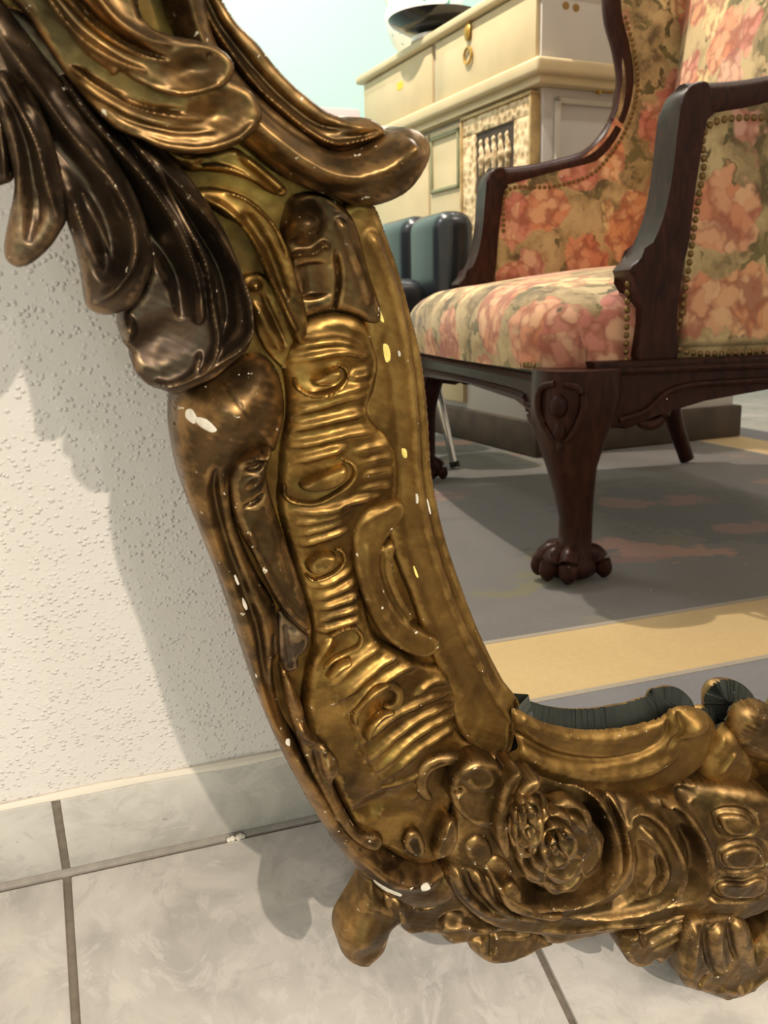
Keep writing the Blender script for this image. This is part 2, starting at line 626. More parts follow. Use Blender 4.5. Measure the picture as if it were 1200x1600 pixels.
def relief(name, outline, w0, mat, R=2.5, H=2.0, feats=(), back=None, step=None, ctrl=None, parent=None, wobble=.18, label=None, n=20, fw=None, amp=1.55, follow=None, under=0.0):
    """a carved piece: a height field inside a closed outline, rounded edges, carved strokes, and sides down to its back."""
    L = trace(cr(outline, n, True), w0)
    if step is None:
        step = float(np.clip(1.9 * scale_at(np.mean(np.asarray(outline, float), 0), w0), .34, .62))
    lo, hi = L.min(0) - 3 * step, L.max(0) + 3 * step
    nx, ny = int((hi[0] - lo[0]) / step) + 2, int((hi[1] - lo[1]) / step) + 2
    gx, gy = np.meshgrid(lo[0] + np.arange(nx) * step, lo[1] + np.arange(ny) * step)
    P = np.stack([gx.ravel(), gy.ravel()], 1)
    ins = inside(P, L)
    Lc = np.vstack([L, L[:1]])
    # nearest outline point
    best = np.full(len(P), 1e18)
    near = P.copy()
    far = max(R, 2.2 * step) + 1e-6
    for i in range(len(L)):
        a, b = Lc[i], Lc[i + 1]
        k = np.where((P[:, 0] > min(a[0], b[0]) - far) & (P[:, 0] < max(a[0], b[0]) + far) & (P[:, 1] > min(a[1], b[1]) - far) & (P[:, 1] < max(a[1], b[1]) + far))[0]
        if not len(k): continue
        ab = b - a
        t = np.clip(((P[k] - a) @ ab) / max(ab @ ab, 1e-9), 0, 1)
        c = a + t[:, None] * ab
        d = ((P[k] - c) ** 2).sum(1)
        u = d < best[k]
        best[k[u]] = d[u]
        near[k[u]] = c[u]
    sd = np.minimum(np.sqrt(best), far) * np.where(ins, 1, -1)
    q = np.clip(sd / R, 0, 1)
    h = w0 + H * np.sqrt(1 - (1 - q) ** 2)
    if follow is not None:
        h = h - w0 + sample(follow, P) + .2
        back = h.min() - 6
    if ctrl:
        wc = w0 if fw is None else fw
        cc = [(*trace([(a, b)], wc)[0], z) for a, b, z in ctrl]
        h = h + tps(cc, P)
    for f in feats:
        h = h + amp * feature(f, P, (w0 + H) if fw is None else fw)
    h = h + wobble * (np.sin(P[:, 0] * .43 + P[:, 1] * .17) * np.sin(P[:, 1] * .37 - P[:, 0] * .11 + 1.3) + .5 * np.sin(P[:, 0] * .9 + 2.1 + P[:, 1] * .7) * np.sin(P[:, 1] * 1.1))
    hg = blur(h.reshape(ny, nx), 1)                # soften the tool facets
    h = hg.ravel().copy()
    GRID[name] = (lo, step, hg)
    lap = (hg - blur(blur(hg, 2), 2)).ravel() * (0.65 / step)
    wear = np.clip((lap - .045) / .14, 0, 1)
    keep = sd > -.75 * step
    snap = np.abs(sd) < .75 * step
    XY = P.copy()
    XY[snap] = near[snap]
    wear[np.abs(sd) < 1.5 * step] = np.maximum(wear[np.abs(sd) < 1.5 * step], .45)
    K = keep.reshape(ny, nx)
    S = (sd > .74 * step).reshape(ny, nx)
    cell = K[:-1, :-1] & K[1:, :-1] & K[:-1, 1:] & K[1:, 1:] & (S[:-1, :-1] | S[1:, :-1] | S[:-1, 1:] | S[1:, 1:])
    jj, ii = np.where(cell)
    a = jj * nx + ii
    quads = np.stack([a, a + 1, a + nx + 1, a + nx], 1)
    e = np.concatenate([quads[:, [0, 1]], quads[:, [1, 2]], quads[:, [2, 3]], quads[:, [3, 0]]])
    key = np.sort(e, 1)
    key = key[:, 0].astype(np.int64) * (nx * ny) + key[:, 1]
    uq, idx, cnt = np.unique(key, return_index=True, return_counts=True)
    be = e[idx[cnt == 1]]
    used = np.unique(quads)
    remap = np.full(nx * ny, -1)
    remap[used] = np.arange(len(used))
    bv = np.unique(be)
    XY[bv] = near[bv]
    h[bv] -= (H * np.sqrt(1 - (1 - q) ** 2))[bv]
    V = np.stack([XY[used, 0], XY[used, 1], h[used]], 1)
    wv = wear[used]
    bm_ = np.full(nx * ny, -1)
    bm_[bv] = len(used) + np.arange(len(bv))
    back = w0 - 12 if back is None else back
    gy_, gx_ = np.gradient(sd.reshape(ny, nx))
    gl = np.hypot(gx_, gy_).ravel()[bv] + 1e-9     # undercut: the sides run inwards below the lip
    VB = np.stack([XY[bv, 0] + under * gx_.ravel()[bv] / gl, XY[bv, 1] + under * gy_.ravel()[bv] / gl, np.minimum(np.full(len(bv), float(back)), h[bv] - .5)], 1)
    V = np.vstack([V, VB]) / 1000.0
    wv = np.concatenate([wv, np.zeros(len(bv))])
    F = np.vstack([remap[quads], np.stack([remap[be[:, 1]], remap[be[:, 0]], bm_[be[:, 0]], bm_[be[:, 1]]], 1)]).astype(np.int32)
    me = bpy.data.meshes.new(name)
    me.vertices.add(len(V))
    me.vertices.foreach_set('co', V.ravel())
    me.loops.add(F.size)
    me.loops.foreach_set('vertex_index', F.ravel())
    me.polygons.add(len(F))
    me.polygons.foreach_set('loop_start', np.arange(0, F.size, 4, dtype=np.int32))
    me.update(calc_edges=True)
    me.polygons.foreach_set('use_smooth', [True] * len(F))
    at = me.attributes.new('wear', 'FLOAT', 'POINT')
    at.data.foreach_set('value', wv.astype(np.float32))
    me.set_sharp_from_angle(angle=R_(52))
    o = link_mesh(name, me, mat, parent or mirror)
    if under > 0:                                  # bare underside; the shade below the lip is put into its colour
        me.materials.append(BARE_SHADED)
        me.polygons.foreach_set('material_index', np.r_[np.zeros(len(quads), np.int32), np.ones(len(F) - len(quads), np.int32)])
    if label: o['label'] = label
    ALL.setdefault(name, []).append(o)
    if parent is None: HALF.append(o)
    return o


HALF = []                                        # pieces of the left half, repeated on the right half

# --- ground of the frame
relief('frame_ground', [(-70, -150), (-30, -40), (20, 60), (90, 190), (180, 330), (245, 470), (282, 590), (280, 690), (296, 760), (322, 830), (356, 915), (386, 1005), (416, 1090), (452, 1170), (498, 1262), (550, 1332), (602, 1375), (650, 1395), (720, 1410), (800, 1435), (900, 1440), (1000, 1430), (1080, 1415), (1215, 1400), (1235, 1300), (1225, 1160), (1150, 1150), (1080, 1195), (1000, 1205), (900, 1190), (810, 1150), (752, 1080), (706, 985), (676, 880), (654, 760), (646, 640), (620, 500), (580, 400), (556, 330), (525, 290), (480, 225), (420, 160), (375, 100), (330, 30), (295, -40), (265, -150)],
       2, G_GILT, R=2, H=2, step=1.4, back=-11)

# --- outer scroll with its bulb, down to the toe
relief('outer_scroll', [(276, 622), (300, 592), (340, 572), (380, 552), (405, 550), (428, 570), (440, 602), (443, 640), (434, 680), (425, 702), (405, 697), (382, 708), (364, 726), (357, 748), (361, 798), (378, 846), (402, 896), (428, 942), (434, 1000), (432, 1060), (446, 1110), (472, 1152), (502, 1202), (532, 1257), (572, 1302), (622, 1332), (672, 1340), (708, 1326), (718, 1345), (712, 1375), (690, 1395), (660, 1405), (620, 1402), (580, 1374), (545, 1342), (495, 1272), (445, 1182), (406, 1095), (376, 1005), (346, 915), (312, 830), (286, 760), (272, 690), (271, 650)],
       3, G_BRONZE, R=14, H=14, back=-14, fw=10, feats=[
           dm((358, 636), 96, 5, 84, 60, 's', 14),
           rg([(333, 722), (333, 770), (350, 840), (378, 915), (400, 975), (414, 1050), (436, 1125), (470, 1190)], 13, -3.6, 's', (.12, .15)),
           rg([(424, 985), (434, 1060), (450, 1125), (480, 1188), (512, 1244)], 11, -4.0, 's', (.2, .2)),
           rg([(358, 738), (358, 790), (374, 842), (400, 898), (428, 946)], 5, 1.6, 'g', (.1, .1)),
           rg([(560, 1330), (610, 1362), (660, 1368), (700, 1352)], 11, 2.2, 'g', (.3, .3)),
           rg([(590, 1345), (640, 1350), (690, 1342)], 5, -1.2, 'g', (.3, .3)),
           rg([(338, 590), (362, 615), (385, 650)], 1.6, -.9, 'g', (.3, .3), 18)])



def flakes(key, polys, mat):
    for pl_ in polys:
        relief('paint_loss', pl_, top_of(key, np.mean(np.array(pl_, float), 0)), mat, R=.8, H=.25, step=.34, follow=key, amp=0, wobble=.03, n=6)


flakes('outer_scroll', [[(292, 645), (300, 640), (306, 650), (302, 660), (292, 656)], [(306, 658), (322, 655), (337, 668), (330, 674), (314, 669)], [(364, 893), (370, 902), (375, 916), (368, 908)], [(379, 934), (386, 946), (386, 954), (379, 944)], [(398, 1046), (402, 1056), (400, 1060)], [(448, 1156), (454, 1158), (452, 1164), (446, 1161)]], GESSO)
flakes('outer_scroll', [[(584, 1375), (600, 1384), (624, 1392), (622, 1398), (600, 1394), (590, 1386)], [(658, 1386), (670, 1383), (672, 1390), (661, 1393)]], GESSO)

# --- leaf curling beside the shell
relief('curled_leaf', [(356, 748), (368, 718), (392, 703), (410, 694), (420, 688), (424, 705), (416, 735), (420, 762), (432, 802), (447, 847), (466, 902), (481, 952), (485, 990), (460, 974), (435, 947), (414, 907), (394, 866), (374, 831), (361, 790)],
       9, G_BRONZE, R=3.5, H=4, back=0, feats=[
           rg([(392, 850), (412, 892), (440, 940), (482, 984)], 7, 1.8, 'g', (.2, .05)),
           rg([(376, 722), (398, 712), (414, 712), (418, 698)], 7, 3.0, 'g', (.2, .1)),
           dm((396, 756), 20, 2.4, 12, 30), rg([(380, 792), (398, 786), (414, 770)], 4, -1.6, 'g', (.3, .3)),
           rg([(388, 830), (400, 856)], 4, 1.4, 'g', (.3, .3)),
           rg([(426, 770), (440, 840), (462, 920)], 9, -1.2, 'g', (.2, .2)), rg([(382, 735), (402, 732), (412, 722)], 5, -1.8, 'g', (.2, .2))])
relief('flaked_leaf', [(436, 955), (455, 967), (480, 990), (481, 1010), (466, 1028), (466, 1042), (454, 1048), (440, 1044), (433, 1000)],
       5, G_DARK, R=1.5, H=1.6, back=0, feats=[dm((462, 995), 20, .8), rg([(445, 980), (452, 1030)], 3, -.6)])
relief('scroll_leaf', [(440, 1044), (455, 1062), (470, 1098), (482, 1138), (505, 1160), (527, 1182), (530, 1202), (520, 1222), (537, 1262), (560, 1296), (590, 1302), (598, 1312), (585, 1326), (560, 1318), (530, 1290), (502, 1240), (478, 1190), (460, 1140), (446, 1090)],
       11, G_BRONZE, R=3, H=3.4, back=0, feats=[
           rg([(465, 1130), (480, 1150), (498, 1158)], 6, 2.2, 'g', (.2, .1)), dm((515, 1165), 18, 2.6, 12, 40), dm((512, 1200), 16, 2.0, 22, 20),
           rg([(450, 1065), (462, 1100), (478, 1120)], 5, 1.3, 'g', (.2, .2)), rg([(540, 1262), (560, 1290), (590, 1306)], 6, 2.2, 'g', (.2, .1)), rg([(490, 1170), (508, 1225)], 6, -1.4, 'g', (.2, .2))])

# --- rippled shell ground, with comma-shaped bosses carved as pieces of their own
rip = [[(447, 547), (490, 536), (530, 533), (572, 545)], [(448, 566), (500, 553), (540, 549), (578, 558)], [(546, 588), (580, 584)],
       [(452, 628), (500, 616), (545, 606), (578, 600)], [(448, 648), (490, 634), (535, 620), (572, 616)],
       [(440, 676), (490, 660), (540, 648), (575, 644)], [(440, 700), (490, 688), (545, 674), (594, 672)],
       [(455, 722), (500, 706), (540, 694)], 
       [(452, 802), (505, 796), (555, 780), (600, 772)], [(460, 820), (505, 808), (550, 792)], [(462, 838), (505, 822), (548, 806)], [(466, 854), (505, 838), (546, 824)],
       [(486, 918), (520, 906), (552, 890)], [(492, 936), (525, 924), (558, 908)], [(496, 952), (530, 941), (562, 930)], [(498, 970), (530, 958), (562, 948)], [(496, 988), (525, 976), (562, 966)],
       [(480, 1050), (500, 1018), (520, 996)], [(500, 1075), (545, 1032), (600, 1000), (632, 1004)], [(510, 1098), (560, 1052), (620, 1018), (672, 1028)], [(530, 1112), (570, 1072), (640, 1036), (694, 1048)],
       [(640, 1084), (680, 1064), (706, 1066)], [(545, 1165), (600, 1118), (650, 1096), (708, 1084)], [(560, 1184), (612, 1142), (660, 1116), (710, 1104)], [(575, 1200), (628, 1156), (672, 1132), (714, 1120)], [(590, 1214), (640, 1174), (690, 1148), (718, 1138)]]
sh_f = [rg(p_, 8.2, 2.3, 'g', (.22, .2)) for p_ in rip]
sh_f += [rg(p_, 7, 1.3, 'g', (.4, .15)) for p_ in ([(545, 704), (580, 698), (612, 694)], [(556, 722), (590, 718), (618, 716)], [(560, 742), (590, 738), (618, 738)], [(555, 764), (585, 760), (612, 760)])]
sh_f += [dm((504, 592), 42, -2.6, 26, -15), dm((500, 748), 50, -2.8, 32, -20), dm((502, 876), 34, -2.4, 24, -25), dm((535, 1018), 34, -1.8, 24, -50), dm((590, 1102), 40, -1.8, 26, -45)]
sh_f += [rg([(575, 530), (590, 570), (578, 612), (573, 650), (600, 678), (618, 712), (620, 752)], 4, 1.2, 'g', (.1, .1)),
         dm((600, 1250), 40, -2.5, 30), dm((575, 1262), 26, -2.4), rg([(505, 1050), (520, 1070), (545, 1120), (560, 1160), (585, 1200), (605, 1230)], 2.0, -.9, 'g', (.2, .2)),
         rg([(590, 1225), (640, 1212), (672, 1200)], 6, 1.5, 'g', (.2, .2)), dm((645, 1240), 24, 1.2, 18), dm((652, 1222), 8, 1.6), dm((607, 1210), 7, 1.4), dm((560, 1275), 18, 1.8)]
shell = relief('shell_panel', [(438, 560), (452, 528), (472, 500), (500, 488), (530, 486), (560, 496), (580, 522), (590, 560), (583, 602), (570, 632), (577, 655), (602, 676), (618, 705), (623, 742), (618, 780), (600, 792), (566, 808), (556, 850), (560, 900), (572, 960), (584, 990), (622, 1012), (655, 1030), (690, 1042), (712, 1070), (712, 1100), (708, 1128), (722, 1150), (745, 1160), (752, 1180), (720, 1215), (700, 1260), (705, 1310), (680, 1338), (640, 1342), (600, 1320), (562, 1295), (534, 1255), (512, 1205), (482, 1150), (470, 1095), (476, 1040), (486, 990), (468, 920), (448, 850), (432, 790), (432, 740), (438, 690), (446, 645), (444, 600)],
               4, G_GILT, R=5, H=4.4, back=-2, fw=10, feats=sh_f, amp=1.0,
               ctrl=[(440, 600, -1), (500, 590, 5.5), (580, 560, 0), (440, 750, -2), (500, 740, 6), (560, 735, 4), (615, 730, -.5), (470, 880, 0), (512, 880, 4.5), (552, 880, 0), (490, 1000, 1), (545, 1060, 8), (640, 1080, 4), (706, 1080, -.5), (500, 1150, 2), (590, 1180, 8), (712, 1150, 0), (620, 1280, 1.5), (560, 1250, 3), (690, 1300, 1)])


def boss(ring, core):
    w = top_of('shell_panel', np.mean(np.asarray(core, float), 0))
    relief('boss_rim', ring, w, G_GILT, R=1.7, H=2.6, step=.5, parent=shell, wobble=.05, follow='shell_panel')
    relief('boss', core, w, G_GILT, R=3.0, H=5.0, step=.5, parent=shell, wobble=.05, follow='shell_panel')


def rim_of(path, r):
    """closed outline of a band r px to each side of a path."""
    p = cr(path, 4)
    t = np.gradient(p, axis=0)
    nrm = np.stack([-t[:, 1], t[:, 0]], 1) / np.linalg.norm(t, axis=1)[:, None]
    k = len(p)
    rr = r * np.sqrt(np.clip(np.sin(np.linspace(.12, math.pi - .12, k)) * 1.6, .12, 1))[:, None]
    return np.vstack([p + nrm * rr, (p - nrm * rr)[::-1]])[::2]


boss(rim_of([(462, 588), (463, 604), (480, 614), (505, 612), (530, 602), (541, 588), (538, 574), (524, 568)], 4.2),
     [(484, 592), (500, 582), (512, 573), (526, 570), (533, 580), (527, 592), (514, 599), (494, 600)])
boss(rim_of([(448, 758), (446, 776), (460, 787), (490, 786), (520, 772), (545, 752), (553, 734), (546, 720), (530, 714)], 4.6),
     [(468, 756), (490, 742), (512, 730), (532, 720), (540, 733), (534, 748), (516, 762), (492, 767), (474, 766)])
boss(rim_of([(474, 892), (486, 903), (506, 898), (526, 886), (536, 872), (532, 858), (518, 852)], 3.8),
     [(476, 878), (488, 866), (505, 858), (520, 860), (522, 872), (512, 886), (494, 893), (480, 890)])
boss(rim_of([(505, 1046), (520, 1032), (540, 1024), (560, 1010), (566, 996), (554, 984), (535, 986), (514, 1000)], 4.2),
     [(512, 1048), (525, 1034), (545, 1026), (548, 1034), (532, 1044), (518, 1056), (508, 1056)])
boss(rim_of([(556, 1134), (554, 1115), (568, 1090), (590, 1072), (612, 1071), (624, 1084), (618, 1100), (600, 1108)], 7.5),
     [(566, 1140), (576, 1124), (592, 1112), (612, 1106), (616, 1112), (598, 1122), (584, 1134), (574, 1150), (566, 1150)])

# --- crescent leaf lying on the moulding
relief('crescent_leaf', [(551, 840), (556, 815), (572, 796), (592, 788), (612, 782), (628, 785), (633, 798), (622, 818), (606, 838), (596, 855), (606, 848), (617, 852), (614, 880), (620, 912), (634, 944), (646, 962), (640, 972), (660, 986), (684, 998), (684, 1014), (662, 1026), (628, 1016), (592, 986), (568, 935), (554, 885)],
       10, G_RAIL, R=1.8, H=2.0, back=2, feats=[
           rg([(572, 850), (576, 890), (590, 940), (618, 985)], 11, 1.0, 'g', (.2, .2)), rg([(598, 862), (600, 900), (618, 945), (640, 975)], 5, -1.3, 'g', (.15, .1)), rg([(560, 822), (585, 806), (620, 790)], 5, .8, 'g', (.2, .2))])

# --- the mouldings beside the glass
relief('sight_moulding', [(536, 322), (580, 318), (604, 372), (624, 430), (643, 500), (658, 562), (668, 650), (674, 740), (692, 830), (718, 910), (749, 990), (784, 1060), (810, 1096), (806, 1125), (802, 1160), (788, 1192), (762, 1190), (738, 1165), (716, 1140), (700, 1100), (690, 1060), (664, 1000), (640, 930), (612, 860), (596, 790), (596, 700), (562, 640), (572, 560), (566, 500), (552, 430), (535, 370)],
       5, G_RAIL, R=3, H=2.6, back=-9, fw=8, feats=[
           rg([(575, 360), (606, 430), (626, 500), (640, 580), (648, 660), (652, 740), (668, 830), (690, 905), (722, 985), (764, 1070), (800, 1130)], 11, 1.8, 'g', (.02, .06)),
           rg([(592, 360), (622, 440), (640, 520), (654, 610), (660, 700), (668, 780), (692, 870), (725, 960), (770, 1050)], 5, -1.0, 'g', (.05, .1)),
           rg([(600, 520), (618, 620), (628, 740), (640, 840), (668, 930), (712, 1040), (752, 1120)], 12, -1.0, 'g', (.1, .1)),
           rg([(806, 1098), (808, 1120), (800, 1135), (798, 1165), (785, 1188)], 2.2, -2.4, 'g')])
flakes('sight_moulding', [[(598, 538), (606, 540), (610, 560), (604, 566), (600, 556)], [(628, 702), (634, 702), (635, 714), (630, 714)], [(586, 464), (593, 482), (600, 502), (595, 501), (588, 486)], [(645, 880), (652, 895), (654, 905), (648, 896)], [(574, 440), (580, 448), (586, 466), (580, 464)]], OCHRE_BOLE)
flakes('sight_moulding', [[(666, 780), (669, 783), (674, 806), (671, 802)], [(622, 548), (625, 550), (626, 558), (623, 556)], [(650, 770), (653, 775), (654, 790), (651, 786)]], GESSO)
relief('sight_moulding', [(800, 1108), (850, 1127), (900, 1138), (950, 1138), (1000, 1130), (1036, 1118), (1048, 1106), (1075, 1102), (1100, 1110), (1116, 1132), (1112, 1160), (1096, 1190), (1062, 1217), (1020, 1236), (962, 1241), (900, 1232), (850, 1215), (792, 1187), (806, 1156)],
       9, G_RAIL, R=5, H=4, back=.2, under=15, fw=13, feats=[
           rg([(806, 1148), (860, 1178), (930, 1190), (1000, 1180), (1040, 1155), (1046, 1122)], 6, -2.2, 'g', (.02, .1)),
           rg([(806, 1168), (860, 1196), (930, 1212), (1000, 1206), (1060, 1182)], 14, 2.2, 'g', (.02, .15)),
           rg([(820, 1120), (880, 1150), (950, 1158), (1015, 1144)], 10, .8, 'g', (.02, .1)),
           dm((1082, 1132), 34, 5.0, 28, 0, 's'), rg([(1040, 1175), (1062, 1140), (1060, 1112)], 5, -1.2, 'g', (.2, .1))])

# --- upper moulding and the hooked scroll
relief('sight_moulding', [(262, -150), (330, -30), (366, 30), (402, 68), (432, 106), (462, 136), (492, 161), (512, 175), (536, 184), (560, 183), (582, 187), (597, 198), (604, 210), (580, 222), (545, 236), (515, 236), (480, 216), (440, 186), (398, 148), (360, 104), (328, 50), (300, -10), (230, -150)],
       9, G_BRONZE, R=3.0, H=3.0, back=-9, fw=13, feats=[
           rg([(300, -30), (330, 35), (368, 92), (404, 138), (444, 174), (484, 206), (522, 224), (560, 220), (596, 210)], 5, 1.6, 'g', (0, .05)),
           rg([(318, -20), (346, 36), (382, 84), (420, 128), (460, 166), (505, 196), (560, 202)], 8, -1.8, 'g', (0, .15)), dm((558, 200), 40, 2.0, 14, 0)])
relief('hooked_scroll', [(300, -60), (330, 48), (352, 90), (384, 130), (410, 156), (440, 182), (480, 213), (516, 234), (548, 233), (582, 220), (606, 206), (630, 199), (652, 205), (665, 220), (668, 240), (657, 268), (636, 296), (602, 316), (562, 322), (520, 308), (470, 290), (430, 268), (398, 242), (366, 214), (330, 160), (290, 90), (240, -60)],
       10, G_BRONZE, R=12, H=13, back=-8, fw=20, feats=[
           rg([(380, 175), (425, 218), (480, 258), (540, 274), (600, 258), (645, 222)], 26, 2.0, 's', (.25, .02)), dm((642, 232), 28, 1.4),
           rg([(400, 160), (450, 200), (500, 228), (550, 236), (600, 215)], 5, -1.4, 'g', (.2, .2))])

# --- knuckle, straps and plates under the leaves
relief('scroll_knuckle', [(442, 340), (456, 308), (488, 300), (520, 310), (548, 334), (564, 376), (576, 424), (592, 470), (594, 500), (576, 506), (556, 492), (526, 484), (500, 486), (470, 492), (458, 440), (448, 400), (440, 365)],
       6, G_BRONZE, R=3, H=3, back=0, fw=12, feats=[
           dm((474, 348), 44, 6.5, 40, 0), rg([(455, 405), (470, 398), (492, 396), (508, 384), (516, 390)], 5, 2.4, 'g', (.2, .05)),
           rg([(488, 412), (494, 470)], 34, -2.6, 's', (.1, .1)), rg([(528, 392), (534, 440), (528, 486)], 4, -2.0, 'g', (.2, 0)),
           rg([(530, 340), (556, 410), (580, 480)], 12, 1.6, 'g', (.1, .1)), rg([(460, 312), (500, 306), (535, 325)], 4, .8, 'g', (.2, .2))])
relief('strap', [(258, 236), (300, 238), (360, 230), (386, 242), (422, 270), (447, 295), (441, 307), (420, 301), (395, 285), (360, 273), (320, 268), (288, 266)],
       10, G_GILT, R=2.5, H=2.4, back=2, feats=[rg([(372, 240), (405, 266), (440, 296)], 8, 2.2, 'g', (.2, .05)), rg([(300, 262), (350, 262), (400, 282)], 4, 1.0, 'g', (.2, .2)), dm((300, 250), 18, .8)])
relief('strap', [(296, 302), (318, 294), (346, 295), (388, 310), (426, 345), (448, 385), (462, 430), (480, 500), (470, 540), (452, 512), (418, 432), (384, 362), (344, 336)],
       9, G_GILT, R=2.5, H=2.5, back=2, feats=[rg([(318, 308), (355, 330), (384, 365), (412, 420), (446, 490), (462, 520)], 8, 2.4, 'g', (.1, .05)), rg([(380, 330), (420, 390), (450, 470)], 12, -1.8, 'g', (.1, .1)), rg([(350, 298), (390, 314), (428, 352), (452, 405)], 4, 1.6, 'g', (.1, .1))])
relief('gilt_plate', [(378, 434), (414, 430), (438, 470), (462, 530), (466, 570), (440, 575), (404, 530), (390, 480)],
       6, G_GILT, R=1.5, H=1.5, back=0, feats=[dm((398, 446), 14, 2.0), rg([(395, 470), (440, 550)], 10, 1.2, 'g', (.2, .2)), rg([(408, 455), (448, 540)], 5, -1, 'g', (.2, .2))])

# --- acanthus lobes, from the deepest to the foremost
relief('acanthus_lobe', [(0, 20), (60, 95), (130, 190), (190, 280), (222, 340), (238, 400), (222, 452), (196, 486), (188, 512), (192, 534), (206, 552), (210, 578), (230, 600), (254, 609), (276, 616), (302, 605), (332, 592), (354, 575), (372, 560), (387, 545), (395, 520), (393, 490), (388, 458), (375, 430), (366, 400), (350, 360), (326, 320), (300, 282), (262, 238), (225, 200), (180, 175), (120, 110), (40, 20)],
       15, G_DARK, R=3, H=2.5, back=-2, fw=19, amp=1.6, feats=[
           rg([(95, 120), (150, 196), (225, 280), (276, 356), (303, 430), (312, 508)], 15, 7.0, 'v', (.05, .05)),
           rg([(188, 200), (232, 252), (284, 332), (316, 404), (330, 480), (338, 536), (318, 575), (280, 600)], 11, 4.6, 'v', (.1, .2)),
           rg([(222, 228), (264, 274), (332, 352), (362, 402), (380, 442), (390, 490), (386, 525), (352, 556), (300, 592)], 12, 5.0, 'v', (.1, .15)),
           rg([(110, 180), (190, 295), (250, 385), (282, 440), (288, 500)], 30, -5.5, 's', (.1, .25)),
           rg([(160, 170), (220, 255), (280, 350), (318, 430)], 9, -2.6, 's', (.1, .1)),
           rg([(240, 270), (300, 350), (345, 420), (362, 500), (340, 545)], 18, -4.6, 's', (.1, .2)),
           rg([(238, 598), (268, 602), (300, 585), (314, 550)], 8, 2.4, 'v', (.1, .1)),
           dm((255, 530), 46, -3.0, 70, -70), dm((200, 514), 17, 4.0, 26, 0)])
relief('acanthus_lobe', [(-40, 60), (-12, 150), (8, 205), (20, 262), (19, 282), (0, 290), (-40, 305), (-90, 200)], 14, G_DARK, R=3, H=3, back=0, feats=[rg([(-20, 100), (0, 190), (8, 270)], 9, 2.6, 'v')])
relief('acanthus_lobe', [(-50, 20), (0, 60), (45, 130), (74, 190), (92, 250), (104, 300), (104, 342), (92, 366), (80, 384), (62, 402), (46, 413), (26, 417), (10, 406), (6, 386), (12, 350), (20, 312), (22, 283), (14, 240), (4, 200), (-20, 140), (-60, 80)],
       19, G_DARK, R=5, H=4.0, back=5, fw=22, amp=1.6, feats=[
           rg([(0, 112), (30, 170), (56, 225), (74, 290), (90, 340)], 12, 3.6, 'v', (.05, .25)), rg([(20, 150), (46, 240), (54, 320), (44, 380)], 24, -2.6, 's', (.1, .3)),
           rg([(58, 292), (62, 330), (60, 352)], 3, -.7, 'g', (.2, .2)), rg([(-20, 110), (14, 190), (30, 260), (24, 350)], 10, 1.6, 'v', (.1, .4))])
relief('acanthus_lobe', [(-60, -80), (10, 10), (60, 75), (104, 135), (140, 185), (176, 235), (205, 290), (224, 335), (236, 378), (238, 404), (230, 436), (212, 474), (190, 487), (168, 491), (148, 488), (134, 476), (130, 448), (124, 415), (114, 376), (104, 345), (96, 296), (84, 252), (64, 200), (36, 150), (0, 92), (-60, 10)],
       18, G_DARK, R=8, H=8.5, back=7, fw=25, amp=1.6, feats=[
           rg([(0, 55), (60, 140), (110, 210), (162, 268), (196, 325), (208, 372), (204, 408), (184, 440), (146, 474)], 13, 4.6, 'v', (.05, .08)),
           rg([(30, 130), (84, 210), (136, 290), (168, 360), (164, 440)], 42, -5.2, 's', (.1, .12)),
           rg([(112, 300), (126, 348), (148, 398), (162, 425)], 12, 2.6, 'v', (.1, .3)), rg([(128, 300), (160, 360), (178, 415)], 8, 1.4, 'v', (.2, .3)),
           rg([(140, 230), (180, 300), (196, 350)], 8, -1.4, 's', (.1, .2)), rg([(0, 110), (50, 190), (95, 280)], 10, 2.2, 'v', (.1, .2))])
relief('acanthus_lobe', [(0, -40), (48, 30), (96, 106), (140, 162), (172, 194), (188, 205), (226, 220), (264, 236), (310, 240), (352, 233), (384, 218), (402, 200), (409, 180), (402, 160), (390, 141), (366, 128), (300, 90), (200, 20), (120, -60)],
       26, G_BRONZE, R=2.4, H=2.0, back=16, fw=28, amp=1.6, feats=[
           rg([(110, 105), (150, 135), (200, 162), (260, 180), (320, 188)], 10, 2.2, 'v', (.1, .5)), rg([(120, 125), (165, 158), (215, 184), (280, 202)], 9, 1.8, 'v', (.1, .5)),
           rg([(180, 150), (230, 168), (290, 172)], 6, -1.2, 'g', (.2, .5)), rg([(150, 155), (210, 188), (280, 206), (340, 205)], 8, -1.0, 'g', (.2, .4)), rg([(196, 208), (260, 228), (320, 232), (372, 215), (398, 190)], 7, .9, 'g', (.1, .1)), dm((340, 180), 66, -2.2, 38, 20)])
